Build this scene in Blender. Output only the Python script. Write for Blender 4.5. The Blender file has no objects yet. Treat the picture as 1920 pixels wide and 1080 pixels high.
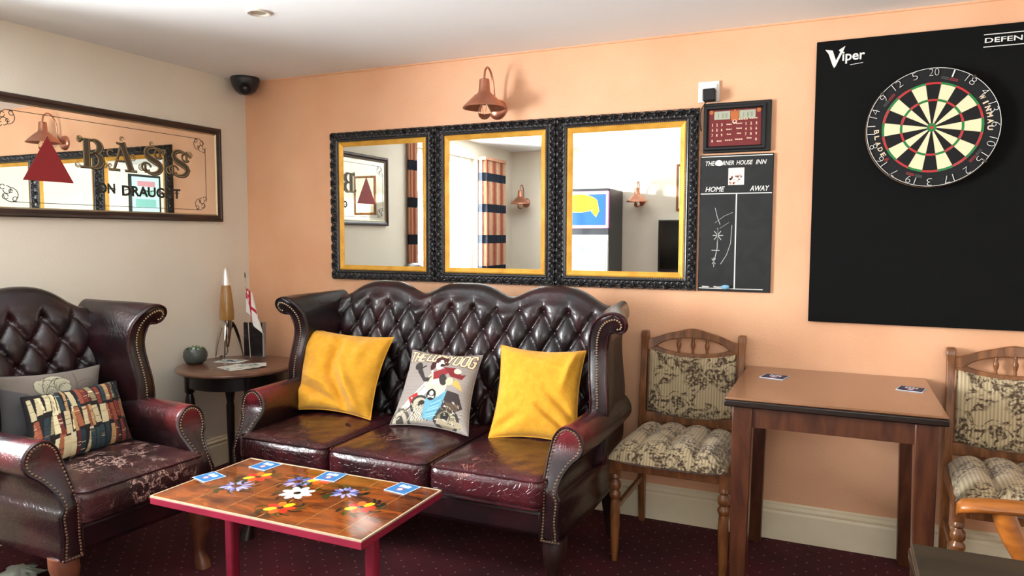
import bpy, math, random
import numpy as np
from mathutils import Matrix, Vector
PI = math.pi
SC = bpy.context.scene
COL = SC.collection
random.seed(7)

# ---------------------------------------------------------------- camera
ROOM_H = 2.2
CAM_F, CAM_YAW, CAM_PITCH, CAM_ROLL = 1352.6, 0.4250, 0.0717, 0.0029
CAM_LOC = (3.1989, -3.2677, 1.3092)
cam_d = bpy.data.cameras.new('camera'); cam = bpy.data.objects.new('camera', cam_d); COL.objects.link(cam)
cam_d.sensor_width = 36.0; cam_d.lens = 36.0 * CAM_F / 1920.0; cam_d.clip_start = 0.05
_f = Vector((-math.sin(CAM_YAW) * math.cos(CAM_PITCH), math.cos(CAM_YAW) * math.cos(CAM_PITCH), -math.sin(CAM_PITCH)))
_r = Vector((math.cos(CAM_YAW), math.sin(CAM_YAW), 0)); _u = _r.cross(_f)
_r2 = _r * math.cos(CAM_ROLL) + _u * math.sin(CAM_ROLL); _u2 = -_r * math.sin(CAM_ROLL) + _u * math.cos(CAM_ROLL)
cam.matrix_world = Matrix(((_r2.x, _u2.x, -_f.x, CAM_LOC[0]), (_r2.y, _u2.y, -_f.y, CAM_LOC[1]), (_r2.z, _u2.z, -_f.z, CAM_LOC[2]), (0, 0, 0, 1)))
SC.camera = cam

# ---------------------------------------------------------------- world, daylight and fill, exposure
W = bpy.data.worlds.new('sky'); SC.world = W; W.use_nodes = True
W.node_tree.nodes['Background'].inputs[0].default_value = (0.86, 0.93, 1.0, 1)
W.node_tree.nodes['Background'].inputs[1].default_value = 1.5
def daylight(name, loc, direction, sx, sy, power, color, spread=PI):
    d = bpy.data.lights.new(name, 'AREA'); d.shape = 'RECTANGLE'; d.size = sx; d.size_y = sy
    d.energy = power; d.color = color; d.spread = spread
    o = bpy.data.objects.new(name, d); COL.objects.link(o); o.location = loc
    o.rotation_euler = Vector(direction).to_track_quat('-Z', 'Z').to_euler(); return o
daylight('window_and_fill_light', (-0.24, -2.45, 1.45), (1, 0, 0), 1.15, 1.2, 200, (0.95, 0.98, 1.0), math.radians(138))
daylight('window_and_fill_light', (3.6, -3.99, 1.45), (0, 1, 0), 1.5, 1.1, 14, (0.95, 0.98, 1.0))  # weak fill light, added behind the camera in a made-up window
sun_d = bpy.data.lights.new('sun', 'SUN'); sun_d.energy = 6.5; sun_d.angle = 0.03; sun_d.color = (1.0, 0.96, 0.9)
sun = bpy.data.objects.new('sun', sun_d); COL.objects.link(sun); sun.location = (-3, 0, 3)
sun.rotation_euler = Vector((1.0, -0.80, -0.12)).to_track_quat('-Z', 'Z').to_euler()
SC.view_settings.view_transform = 'Standard'; SC.view_settings.look = 'None'
SC.view_settings.gamma = 1.0; SC.view_settings.use_curve_mapping = False
SC.view_settings.exposure = 0.42

# ---------------------------------------------------------------- colour and materials
def lin(c):
    if isinstance(c, str):
        c = tuple(int(c[i:i + 2], 16) / 255 for i in (1, 3, 5))
    return tuple((x / 12.92 if x <= 0.04045 else ((x + 0.055) / 1.055) ** 2.4) for x in c)
MATS = {}
def mat(name, col, rough=0.5, metal=0.0, coat=0.0, col2=None, nscale=8.0, ndist=0.0, stretch=(1, 1, 1), lo=0.35, hi=0.65,
        bump=0.0, bscale=60.0, emit=None, estr=0.0, attr=False, spec=0.5, coords='Object', sheen=0.0, transmission=0.0, ior=1.45):
    if name in MATS: return MATS[name]
    m = bpy.data.materials.new(name); MATS[name] = m; m.use_nodes = True
    nt = m.node_tree; b = nt.nodes['Principled BSDF']
    N = nt.nodes.new; L = nt.links.new
    c1 = (*lin(col), 1)
    b.inputs['Base Color'].default_value = c1; b.inputs['Roughness'].default_value = rough
    b.inputs['Metallic'].default_value = metal; b.inputs['Coat Weight'].default_value = coat
    b.inputs['Coat Roughness'].default_value = 0.12
    b.inputs['Specular IOR Level'].default_value = spec
    b.inputs['Sheen Weight'].default_value = sheen
    b.inputs['Transmission Weight'].default_value = transmission; b.inputs['IOR'].default_value = ior
    tc = N('ShaderNodeTexCoord'); mp = N('ShaderNodeMapping'); mp.inputs['Scale'].default_value = stretch
    L(tc.outputs[coords], mp.inputs['Vector'])
    base = None
    if col2 is not None:
        n = N('ShaderNodeTexNoise'); n.inputs['Scale'].default_value = nscale; n.inputs['Detail'].default_value = 5
        n.inputs['Distortion'].default_value = ndist
        r = N('ShaderNodeValToRGB'); r.color_ramp.elements[0].position = lo; r.color_ramp.elements[1].position = hi
        r.color_ramp.elements[0].color = c1; r.color_ramp.elements[1].color = (*lin(col2), 1)
        L(mp.outputs[0], n.inputs['Vector']); L(n.outputs['Fac'], r.inputs[0]); base = r.outputs[0]
    if attr:
        a = N('ShaderNodeAttribute'); a.attribute_name = 'paint'
        mx = N('ShaderNodeMix'); mx.data_type = 'RGBA'
        L(a.outputs['Alpha'], mx.inputs[0])
        if base is not None: L(base, mx.inputs[6])
        else: mx.inputs[6].default_value = c1
        L(a.outputs['Color'], mx.inputs[7]); base = mx.outputs[2]
    if base is not None: L(base, b.inputs['Base Color'])
    if emit is not None:
        b.inputs['Emission Color'].default_value = (*lin(emit), 1); b.inputs['Emission Strength'].default_value = estr
        if attr: L(base, b.inputs['Emission Color'])
    if bump:
        n = N('ShaderNodeTexNoise'); n.inputs['Scale'].default_value = bscale; n.inputs['Detail'].default_value = 3
        L(mp.outputs[0], n.inputs['Vector'])
        bp = N('ShaderNodeBump'); bp.inputs['Strength'].default_value = bump; bp.inputs['Distance'].default_value = 0.004
        L(n.outputs['Fac'], bp.inputs['Height']); L(bp.outputs[0], b.inputs['Normal'])
    m['p'] = 1
    return m

def leather(name, dark, red, lo, hi, rough, scratch=None, worn=None):
    """aged oxblood leather: dark antique finish with red rub-through, fine grain, creases"""
    m = bpy.data.materials.new(name); m.use_nodes = True; nt = m.node_tree; N = nt.nodes.new; L = nt.links.new
    b = nt.nodes['Principled BSDF']; b.inputs['Roughness'].default_value = rough; b.inputs['Coat Weight'].default_value = 0.25
    b.inputs['Coat Roughness'].default_value = 0.2
    tc = N('ShaderNodeTexCoord')
    n = N('ShaderNodeTexNoise'); n.inputs['Scale'].default_value = 5.5; n.inputs['Detail'].default_value = 6; n.inputs['Roughness'].default_value = 0.6
    L(tc.outputs['Object'], n.inputs['Vector'])
    r = N('ShaderNodeValToRGB'); r.color_ramp.elements[0].position = lo; r.color_ramp.elements[1].position = hi
    r.color_ramp.elements[0].color = (*lin(dark), 1); r.color_ramp.elements[1].color = (*lin(red), 1)
    L(n.outputs['Fac'], r.inputs[0]); out = r.outputs[0]
    if worn:                                            # red rubbed through on the arm tops
        sp = N('ShaderNodeSeparateXYZ'); L(tc.outputs['Object'], sp.inputs[0])
        za = N('ShaderNodeMapRange'); za.inputs['From Min'].default_value = worn[1]; za.inputs['From Max'].default_value = worn[2]; L(sp.outputs['Z'], za.inputs['Value'])
        wn = N('ShaderNodeTexNoise'); wn.inputs['Scale'].default_value = 7; wn.inputs['Detail'].default_value = 4; L(tc.outputs['Object'], wn.inputs['Vector'])
        wr = N('ShaderNodeMapRange'); wr.inputs['From Min'].default_value = 0.35; wr.inputs['From Max'].default_value = 0.6; L(wn.outputs['Fac'], wr.inputs['Value'])
        ya_ = N('ShaderNodeMapRange'); ya_.inputs['From Min'].default_value = -0.05; ya_.inputs['From Max'].default_value = -0.30; L(sp.outputs['Y'], ya_.inputs['Value'])
        w1 = N('ShaderNodeMath'); w1.operation = 'MULTIPLY'; L(za.outputs[0], w1.inputs[0]); L(wr.outputs[0], w1.inputs[1])
        w2 = N('ShaderNodeMath'); w2.operation = 'MULTIPLY'; L(w1.outputs[0], w2.inputs[0]); L(ya_.outputs[0], w2.inputs[1])
        wm = N('ShaderNodeMix'); wm.data_type = 'RGBA'; L(w2.outputs[0], wm.inputs[0]); L(out, wm.inputs[6]); wm.inputs[7].default_value = (*lin(worn[0]), 1); out = wm.outputs[2]
    # crease network
    dn = N('ShaderNodeTexNoise'); dn.inputs['Scale'].default_value = 9; L(tc.outputs['Object'], dn.inputs['Vector'])
    va = N('ShaderNodeVectorMath'); va.operation = 'MULTIPLY_ADD'; va.inputs[1].default_value = (0.09, 0.09, 0.09)
    L(dn.outputs['Color'], va.inputs[0]); L(tc.outputs['Object'], va.inputs[2])
    v = N('ShaderNodeTexVoronoi'); v.feature = 'DISTANCE_TO_EDGE'; v.inputs['Scale'].default_value = 45 if scratch else 70
    L(va.outputs[0], v.inputs['Vector'])
    cr = N('ShaderNodeMapRange'); cr.inputs['From Min'].default_value = 0.0; cr.inputs['From Max'].default_value = 0.05
    L(v.outputs['Distance'], cr.inputs['Value'])
    if scratch:
        mk = N('ShaderNodeTexNoise'); mk.inputs['Scale'].default_value = 4.2; mk.inputs['Detail'].default_value = 3
        L(tc.outputs['Object'], mk.inputs['Vector'])
        mr = N('ShaderNodeMapRange'); mr.inputs['From Min'].default_value = scratch[1]; mr.inputs['From Max'].default_value = scratch[1] + 0.09
        L(mk.outputs['Fac'], mr.inputs['Value'])
        cn = N('ShaderNodeTexNoise'); cn.inputs['Scale'].default_value = 11; cn.inputs['Detail'].default_value = 9; cn.inputs['Roughness'].default_value = 0.68; cn.inputs['Distortion'].default_value = 0.5
        L(tc.outputs['Object'], cn.inputs['Vector'])
        c1 = N('ShaderNodeMath'); c1.operation = 'SUBTRACT'; c1.inputs[1].default_value = 0.5; L(cn.outputs['Fac'], c1.inputs[0])
        c2 = N('ShaderNodeMath'); c2.operation = 'ABSOLUTE'; L(c1.outputs[0], c2.inputs[0])
        inv = N('ShaderNodeMapRange'); inv.inputs['From Min'].default_value = 0.011; inv.inputs['From Max'].default_value = 0.003; inv.inputs['To Max'].default_value = 2.0; L(c2.outputs[0], inv.inputs['Value'])
        fn = N('ShaderNodeTexNoise'); fn.inputs['Scale'].default_value = 60; L(tc.outputs['Object'], fn.inputs['Vector'])
        ml = N('ShaderNodeMath'); ml.operation = 'MULTIPLY'; L(inv.outputs[0], ml.inputs[0]); L(mr.outputs[0], ml.inputs[1])
        m2 = N('ShaderNodeMath'); m2.operation = 'MULTIPLY'; L(ml.outputs[0], m2.inputs[0]); m2.use_clamp = True; L(fn.outputs['Fac'], m2.inputs[1])
        mx = N('ShaderNodeMix'); mx.data_type = 'RGBA'; L(m2.outputs[0], mx.inputs[0]); L(out, mx.inputs[6])
        mx.inputs[7].default_value = (*lin(scratch[0]), 1); out = mx.outputs[2]
    L(out, b.inputs['Base Color'])
    g = N('ShaderNodeTexNoise'); g.inputs['Scale'].default_value = 25; g.inputs['Detail'].default_value = 4
    L(tc.outputs['Object'], g.inputs['Vector'])
    ad = N('ShaderNodeMath'); ad.operation = 'MULTIPLY_ADD'; ad.inputs[1].default_value = 0.35
    L(cr.outputs[0], ad.inputs[0]); L(g.outputs['Fac'], ad.inputs[2])
    bp = N('ShaderNodeBump'); bp.inputs['Strength'].default_value = 0.55 if scratch else 0.25; bp.inputs['Distance'].default_value = 0.004
    L(ad.outputs[0], bp.inputs['Height']); L(bp.outputs[0], b.inputs['Normal'])
    return m
LEATHER = leather('antique_oxblood_leather', '#150c0f', '#3c1419', 0.45, 0.80, 0.28)
LEATHER_ARM = leather('rubbed_oxblood_leather', '#170d10', '#341317', 0.42, 0.75, 0.26, None, ('#7a2229', 0.52, 0.64))
LEATHER_PIPE = leather('piping_leather', '#1c0f12', '#4a181e', 0.4, 0.7, 0.25)
LEATHER_SEAT = leather('worn_oxblood_leather', '#2a1316', '#4f1a20', 0.38, 0.7, 0.24, ('#b07a6c', 0.60))
LEATHER_WORN = leather('cracked_oxblood_leather', '#2b1a1a', '#4c2325', 0.38, 0.7, 0.34, ('#ecc4b6', 0.46))

def fabric_floral(name, ground, ground2, ink):
    """woven tapestry: pale vertical stripes with brown leafy sprays"""
    m = bpy.data.materials.new(name); m.use_nodes = True; nt = m.node_tree; N = nt.nodes.new; L = nt.links.new
    b = nt.nodes['Principled BSDF']; b.inputs['Roughness'].default_value = 0.9; b.inputs['Sheen Weight'].default_value = 0.2
    tc = N('ShaderNodeTexCoord')
    w = N('ShaderNodeTexWave'); w.inputs['Scale'].default_value = 26; w.bands_direction = 'X'; L(tc.outputs['Object'], w.inputs['Vector'])
    m1 = N('ShaderNodeMix'); m1.data_type = 'RGBA'; m1.inputs[6].default_value = (*lin(ground), 1); m1.inputs[7].default_value = (*lin(ground2), 1)
    L(w.outputs['Fac'], m1.inputs[0])
    n = N('ShaderNodeTexNoise'); n.inputs['Scale'].default_value = 13; n.inputs['Detail'].default_value = 2.5; n.inputs['Distortion'].default_value = 2.0
    L(tc.outputs['Object'], n.inputs['Vector'])
    r = N('ShaderNodeValToRGB'); e = r.color_ramp.elements; e[0].position = 0.40; e[0].color = (0, 0, 0, 1); e[1].position = 0.44; e[1].color = (1, 1, 1, 1)
    e2 = e.new(0.53); e2.color = (1, 1, 1, 1); e3 = e.new(0.57); e3.color = (0, 0, 0, 1)
    L(n.outputs['Fac'], r.inputs[0])
    k = N('ShaderNodeTexNoise'); k.inputs['Scale'].default_value = 9; k.inputs['Detail'].default_value = 1; L(tc.outputs['Object'], k.inputs['Vector'])
    kr = N('ShaderNodeMapRange'); kr.inputs['From Min'].default_value = 0.40; kr.inputs['From Max'].default_value = 0.46; L(k.outputs['Fac'], kr.inputs['Value'])
    f = N('ShaderNodeTexNoise'); f.inputs['Scale'].default_value = 85; L(tc.outputs['Object'], f.inputs['Vector'])
    fr = N('ShaderNodeMapRange'); fr.inputs['From Min'].default_value = 0.35; fr.inputs['From Max'].default_value = 0.55; L(f.outputs['Fac'], fr.inputs['Value'])
    a = N('ShaderNodeMath'); a.operation = 'MULTIPLY'; L(r.outputs[0], a.inputs[0]); L(kr.outputs[0], a.inputs[1])
    a2 = N('ShaderNodeMath'); a2.operation = 'MULTIPLY'; L(a.outputs[0], a2.inputs[0]); L(fr.outputs[0], a2.inputs[1])
    m2 = N('ShaderNodeMix'); m2.data_type = 'RGBA'; L(a2.outputs[0], m2.inputs[0]); L(m1.outputs[2], m2.inputs[6]); m2.inputs[7].default_value = (*lin(ink), 1)
    L(m2.outputs[2], b.inputs['Base Color'])
    bp = N('ShaderNodeBump'); bp.inputs['Strength'].default_value = 0.3; bp.inputs['Distance'].default_value = 0.002
    L(f.outputs['Fac'], bp.inputs['Height']); L(bp.outputs[0], b.inputs['Normal'])
    return m

def carpet_mat():
    m = bpy.data.materials.new('maroon_dotted_carpet'); m.use_nodes = True; nt = m.node_tree; N = nt.nodes.new; L = nt.links.new
    b = nt.nodes['Principled BSDF']; b.inputs['Roughness'].default_value = 0.95
    tc = N('ShaderNodeTexCoord'); mp = N('ShaderNodeMapping'); mp.inputs['Rotation'].default_value = (0, 0, 0.785); mp.inputs['Scale'].default_value = (17, 17, 17)
    L(tc.outputs['Object'], mp.inputs['Vector'])
    v = N('ShaderNodeTexVoronoi'); v.inputs['Randomness'].default_value = 0.06; v.inputs['Scale'].default_value = 1.0
    v.voronoi_dimensions = '2D'
    L(mp.outputs[0], v.inputs['Vector'])
    r = N('ShaderNodeMapRange'); r.inputs['From Min'].default_value = 0.075; r.inputs['From Max'].default_value = 0.05; L(v.outputs['Distance'], r.inputs['Value'])
    n = N('ShaderNodeTexNoise'); n.inputs['Scale'].default_value = 3; n.inputs['Detail'].default_value = 5; L(tc.outputs['Object'], n.inputs['Vector'])
    rp = N('ShaderNodeValToRGB'); rp.color_ramp.elements[0].color = (*lin('#3c0710'), 1); rp.color_ramp.elements[1].color = (*lin('#560b18'), 1)
    rp.color_ramp.elements[0].position = 0.35; rp.color_ramp.elements[1].position = 0.7
    L(n.outputs['Fac'], rp.inputs[0])
    mx = N('ShaderNodeMix'); mx.data_type = 'RGBA'; L(r.outputs[0], mx.inputs[0]); L(rp.outputs[0], mx.inputs[6]); mx.inputs[7].default_value = (*lin('#a8666c'), 1)
    L(mx.outputs[2], b.inputs['Base Color'])
    g = N('ShaderNodeTexNoise'); g.inputs['Scale'].default_value = 300; L(tc.outputs['Object'], g.inputs['Vector'])
    bp = N('ShaderNodeBump'); bp.inputs['Strength'].default_value = 0.5; bp.inputs['Distance'].default_value = 0.004
    L(g.outputs['Fac'], bp.inputs['Height']); L(bp.outputs[0], b.inputs['Normal'])
    return m

def glass_pane_mat():
    m = bpy.data.materials.new('window_glass'); m.use_nodes = True; nt = m.node_tree; nt.nodes.clear(); N = nt.nodes.new; L = nt.links.new
    o = N('ShaderNodeOutputMaterial'); t = N('ShaderNodeBsdfTransparent'); g = N('ShaderNodeBsdfGlossy'); g.inputs['Roughness'].default_value = 0.02
    x = N('ShaderNodeMixShader'); x.inputs[0].default_value = 0.05; L(t.outputs[0], x.inputs[1]); L(g.outputs[0], x.inputs[2]); L(x.outputs[0], o.inputs['Surface'])
    return m

def curtain_mat():
    m = bpy.data.materials.new('banded_curtain_cloth'); m.use_nodes = True; nt = m.node_tree; N = nt.nodes.new; L = nt.links.new
    b = nt.nodes['Principled BSDF']; b.inputs['Roughness'].default_value = 0.9
    tc = N('ShaderNodeTexCoord'); sp = N('ShaderNodeSeparateXYZ'); L(tc.outputs['Object'], sp.inputs[0])
    fr = N('ShaderNodeMath'); fr.operation = 'MULTIPLY_ADD'; fr.inputs[1].default_value = 1 / 0.30; fr.inputs[2].default_value = 0.37; L(sp.outputs['Z'], fr.inputs[0])
    f2 = N('ShaderNodeMath'); f2.operation = 'FRACT'; L(fr.outputs[0], f2.inputs[0])
    gt = N('ShaderNodeMath'); gt.operation = 'LESS_THAN'; gt.inputs[1].default_value = 0.27; L(f2.outputs[0], gt.inputs[0])
    w = N('ShaderNodeTexWave'); w.bands_direction = 'Y'; w.inputs['Scale'].default_value = 22; w.inputs['Distortion'].default_value = 0.6; L(tc.outputs['Object'], w.inputs['Vector'])
    st = N('ShaderNodeMix'); st.data_type = 'RGBA'; L(w.outputs['Fac'], st.inputs[0]); st.inputs[6].default_value = (*lin('#a9543f'), 1); st.inputs[7].default_value = (*lin('#dcb896'), 1)
    mx = N('ShaderNodeMix'); mx.data_type = 'RGBA'; L(gt.outputs[0], mx.inputs[0]); L(st.outputs[2], mx.inputs[6]); mx.inputs[7].default_value = (*lin('#232a38'), 1)
    L(mx.outputs[2], b.inputs['Base Color'])
    return m

M_WALL = mat('peach_emulsion_wall', '#ecb790', 0.5, col2='#e4aa82', nscale=2.2, bump=0.25, bscale=90)
M_WALL_L = mat('cream_emulsion_wall', '#e8e0d0', 0.6, col2='#e2d9c8', nscale=2.0, bump=0.2, bscale=90)
M_CEIL = mat('white_ceiling_paint', '#f1f4f4', 0.7, bump=0.1, bscale=70)
M_BASE = mat('cream_gloss_skirting', '#fbefd4', 0.3, col2='#f2e3c2', nscale=5)
M_CARPET = carpet_mat()
M_MIRROR = mat('mirror_silvering', '#eef2ef', 0.0, metal=1.0)
M_BLACKFRAME = mat('black_carved_frame', '#121113', 0.3, coat=0.5, col2='#2b292b', nscale=40)
M_BEAD = mat('pewter_bead', '#4a443f', 0.35, metal=0.5)
M_GOLD = mat('gilt_slip', '#efb64c', 0.35, metal=0.3, col2='#d89a38', nscale=14)
M_DKWOOD = mat('dark_frame_wood', '#22140f', 0.35, coat=0.3, col2='#38211a', nscale=6, stretch=(8, 1, 8))
M_OAK = mat('mid_oak_wood', '#633a1c', 0.33, coat=0.3, col2='#905c34', nscale=7, stretch=(5, 5, 1), ndist=0.6, bump=0.1, bscale=80)
M_TABLEWOOD = mat('mahogany_table_wood', '#3c1d10', 0.35, coat=0.25, col2='#57301c', nscale=6, stretch=(5, 5, 1), ndist=0.5, bump=0.08, bscale=60)
M_TABLETOP = mat('varnished_table_top', '#7d5438', 0.24, coat=0.4, col2='#8d6446', nscale=4, stretch=(1, 6, 1), ndist=0.5)
M_EDGE = mat('dark_table_edge', '#1a0f0b', 0.3, coat=0.2)
M_BLACKPL = mat('black_plastic', '#141517', 0.4)
M_NAIL = mat('antique_brass_nail', '#b9a68c', 0.25, metal=0.9)
M_WHITEPL = mat('white_plastic', '#e9e7e2', 0.35)
M_COPPER = mat('copper_metal', '#c98d74', 0.3, metal=0.8, col2='#b87a62', nscale=8)
M_CHROME = mat('chrome_metal', '#cfc8c2', 0.12, metal=1.0)
M_BULB = mat('clear_bulb_glass', '#fff4e6', 0.02, transmission=1.0, ior=1.3)
M_FIL = mat('bulb_holder_white', '#d8d0c4', 0.4)
M_YELLOW = mat('mustard_cotton', '#e0a32a', 0.95, col2='#d8981f', nscale=40, bump=0.5, bscale=260, sheen=0.2)
M_TAPESTRY = fabric_floral('floral_tapestry', '#c6b595', '#a8946f', '#4c3a2a')
M_CURTAIN = curtain_mat()
M_WINGLASS = glass_pane_mat()

# ---------------------------------------------------------------- mesh builder
class MB:
    def __init__(s): s.v = []; s.f = []; s.m = []; s.X = Matrix.Identity(4); s.paint = None
    def add(s, vs, fs, mi=0):
        o = len(s.v); X = s.X
        s.v.extend([tuple(X @ Vector(p)) for p in vs])
        s.f.extend([tuple(i + o for i in f) for f in fs]); s.m.extend([mi] * len(fs)); return s
    def box(s, x0, x1, y0, y1, z0, z1, mi=0):
        return s.add([(x0, y0, z0), (x1, y0, z0), (x1, y1, z0), (x0, y1, z0), (x0, y0, z1), (x1, y0, z1), (x1, y1, z1), (x0, y1, z1)],
                     [(0, 3, 2, 1), (4, 5, 6, 7), (0, 1, 5, 4), (1, 2, 6, 5), (2, 3, 7, 6), (3, 0, 4, 7)], mi)
    def loft(s, secs, mi=0, closed=True, cap0=True, cap1=True):
        n = len(secs[0]); vs = [p for r in secs for p in r]; fs = []
        for i in range(len(secs) - 1):
            for j in range(n if closed else n - 1):
                k = (j + 1) % n; fs.append((i * n + j, i * n + k, (i + 1) * n + k, (i + 1) * n + j))
        if cap0 and closed: fs.append(tuple(range(n - 1, -1, -1)))
        if cap1 and closed: fs.append(tuple(range((len(secs) - 1) * n, len(secs) * n)))
        return s.add(vs, fs, mi)
    def tube(s, pts, r, n=8, mi=0, caps=True, closed=False):
        pts = [Vector(p) for p in pts]; m = len(pts)
        rs = r if isinstance(r, (list, tuple)) else [r] * m
        secs = []; up = None
        for i, p in enumerate(pts):
            if closed: t = pts[(i + 1) % m] - pts[i - 1]
            else: t = pts[min(i + 1, m - 1)] - pts[max(i - 1, 0)]
            t.normalize()
            if up is None:
                up = Vector((0, 0, 1)) if abs(t.z) < 0.9 else Vector((1, 0, 0))
            a = up - t * up.dot(t)
            if a.length < 1e-6: a = t.orthogonal()
            a.normalize(); b = t.cross(a); up = a
            secs.append([p + (a * math.cos(2 * PI * k / n) + b * math.sin(2 * PI * k / n)) * rs[i] for k in range(n)])
        if closed: secs.append(secs[0]); caps = False
        return s.loft(secs, mi, True, caps, caps)
    def lathe(s, prof, n=24, mi=0, loc=(0, 0, 0), caps=False):
        secs = [[(loc[0] + r * math.cos(2 * PI * k / n), loc[1] + r * math.sin(2 * PI * k / n), loc[2] + z) for k in range(n)] for r, z in prof]
        return s.loft(secs, mi, True, caps, caps)
    def ball(s, c, r, n=8, m=5, mi=0, sc=(1, 1, 1)):
        secs = []
        for i in range(m + 1):
            a = -PI / 2 + PI * i / m; rr = max(math.cos(a), 1e-3) * r
            secs.append([(c[0] + rr * math.cos(2 * PI * k / n) * sc[0], c[1] + rr * math.sin(2 * PI * k / n) * sc[1], c[2] + r * math.sin(a) * sc[2]) for k in range(n)])
        return s.loft(secs, mi)
    def prism(s, pts, z0, z1, mi=0):
        n = len(pts)
        return s.loft([[(x, y, z0) for x, y in pts], [(x, y, z1) for x, y in pts]], mi)
    def ribbon(s, pts, w, h=0.0015, z=0.0, mi=0):
        """flat stroke in the XY plane, width w (number or list), raised h"""
        n = len(pts); ws = w if isinstance(w, (list, tuple)) else [w] * n; secs = []
        for i, p in enumerate(pts):
            a = pts[max(i - 1, 0)]; b = pts[min(i + 1, n - 1)]; dx, dy = b[0] - a[0], b[1] - a[1]; l = math.hypot(dx, dy) or 1
            nx, ny = -dy / l * ws[i] / 2, dx / l * ws[i] / 2
            secs.append([(p[0] - nx, p[1] - ny, z), (p[0] + nx, p[1] + ny, z), (p[0] + nx, p[1] + ny, z + h), (p[0] - nx, p[1] - ny, z + h)])
        return s.loft(secs, mi)
    def grid(s, fn, nu, nv, mi=0, wrapu=False):
        vs = [fn(i / (nu if wrapu else nu - 1), j / (nv - 1)) for j in range(nv) for i in range(nu)]; fs = []
        for j in range(nv - 1):
            for i in range(nu if wrapu else nu - 1):
                k = (i + 1) % nu; fs.append((j * nu + i, j * nu + k, (j + 1) * nu + k, (j + 1) * nu + i))
        return s.add(vs, fs, mi)
    def build(s, name, mats, parent=None, smooth=True, angle=40, bevel=0, seg=2, loc=None, subsurf=0):
        me = bpy.data.meshes.new(name); me.from_pydata(s.v, [], s.f); me.update()
        if not isinstance(mats, (list, tuple)): mats = [mats]
        for m in mats: me.materials.append(m)
        me.polygons.foreach_set('material_index', s.m)
        if s.paint is not None:
            a = me.attributes.new('paint', 'FLOAT_COLOR', 'POINT'); arr = np.zeros((len(s.v), 4), np.float32)
            arr[:len(s.paint)] = s.paint; a.data.foreach_set('color', arr.ravel())
        import bmesh
        b = bmesh.new(); b.from_mesh(me); bmesh.ops.recalc_face_normals(b, faces=b.faces); b.to_mesh(me); b.free()
        if smooth:
            me.polygons.foreach_set('use_smooth', [True] * len(me.polygons)); me.set_sharp_from_angle(angle=math.radians(angle))
        o = bpy.data.objects.new(name, me); COL.objects.link(o)
        if parent is not None: o.parent = parent
        if loc is not None: o.location = loc
        if bevel:
            md = o.modifiers.new('bevel', 'BEVEL'); md.width = bevel; md.segments = seg; md.limit_method = 'ANGLE'; md.angle_limit = math.radians(35)
        if subsurf:
            md = o.modifiers.new('subsurf', 'SUBSURF'); md.levels = subsurf; md.render_levels = subsurf
        return o

def tag(o, label, cat, group=None):
    o['label'] = label; o['category'] = cat; o['kind'] = 'thing'
    if group: o['group'] = group
    return o
def thing(name, label, cat, loc=(0, 0, 0), rotz=0.0, group=None):
    o = bpy.data.objects.new(name, None); COL.objects.link(o); o.location = loc; o.rotation_euler = (0, 0, rotz); o.empty_display_size = 0.1
    return tag(o, label, cat, group)
def struct(o): o['kind'] = 'structure'; return o
def dup(root, loc, rotz=None, label=None):
    kids = {}
    def cp(o, par):
        c = o.copy(); COL.objects.link(c); c.parent = par
        for ch in [x for x in ALL_CHILDREN(o)]: cp(ch, c)
        return c
    r = cp(root, None); r.location = loc
    if rotz is not None: r.rotation_euler = (0, 0, rotz)
    if label: r['label'] = label
    return r
def ALL_CHILDREN(o): return [x for x in list(COL.objects) if x.parent == o]

def spline(pts, n=6, closed=False):
    """Catmull-Rom through 2D or 3D points"""
    P = [Vector(p) for p in pts]; m = len(P); out = []
    rng = range(m) if closed else range(m - 1)
    for i in rng:
        if closed: a, b, c, d = P[i - 1], P[i], P[(i + 1) % m], P[(i + 2) % m]
        else: a, b, c, d = P[max(i - 1, 0)], P[i], P[i + 1], P[min(i + 2, m - 1)]
        for k in range(n):
            t = k / n
            out.append(0.5 * ((2 * b) + (c - a) * t + (2 * a - 5 * b + 4 * c - d) * t * t + (3 * b - a - 3 * c + d) * t ** 3))
    if not closed: out.append(P[-1])
    return [tuple(v) for v in out]
def arc(cx, cy, r, a0, a1, n=12, ry=None):
    ry = r if ry is None else ry
    return [(cx + r * math.cos(math.radians(a0 + (a1 - a0) * i / n)), cy + ry * math.sin(math.radians(a0 + (a1 - a0) * i / n))) for i in range(n + 1)]
def ss(x, a, b):
    t = min(max((x - a) / (b - a), 0), 1); return t * t * (3 - 2 * t)

def text(mb, body, x0, x1, y0, y1, mi=0, z=0.0, h=0.001, bold=0.0, shear=0.0, X=None):
    """solid lettering filling the box x0..x1, y0..y1 in the builder's XY plane"""
    cu = bpy.data.curves.new('lettering', 'FONT'); cu.body = body; cu.offset = bold; cu.shear = shear; cu.resolution_u = 3
    cu.extrude = 0.01; o = bpy.data.objects.new('lettering', cu); COL.objects.link(o)
    dg = bpy.context.evaluated_depsgraph_get(); dg.update(); me = o.evaluated_get(dg).to_mesh()
    V = [tuple(v.co) for v in me.vertices]; F = [tuple(p.vertices) for p in me.polygons]
    o.evaluated_get(dg).to_mesh_clear(); bpy.data.objects.remove(o); bpy.data.curves.remove(cu)
    ax, bx = min(v[0] for v in V), max(v[0] for v in V); ay, by = min(v[1] for v in V), max(v[1] for v in V)
    if body == '1': x0, x1 = (x0 * .7 + x1 * .3), (x0 * .3 + x1 * .7)
    sx = (x1 - x0) / (bx - ax); sy = (y1 - y0) / (by - ay)
    vs = [(x0 + (v[0] - ax) * sx, y0 + (v[1] - ay) * sy, z + (h if v[2] > 0 else 0)) for v in V]
    if X is not None: vs = [tuple(X @ Vector(v)) for v in vs]
    mb.add(vs, F, mi)

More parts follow.
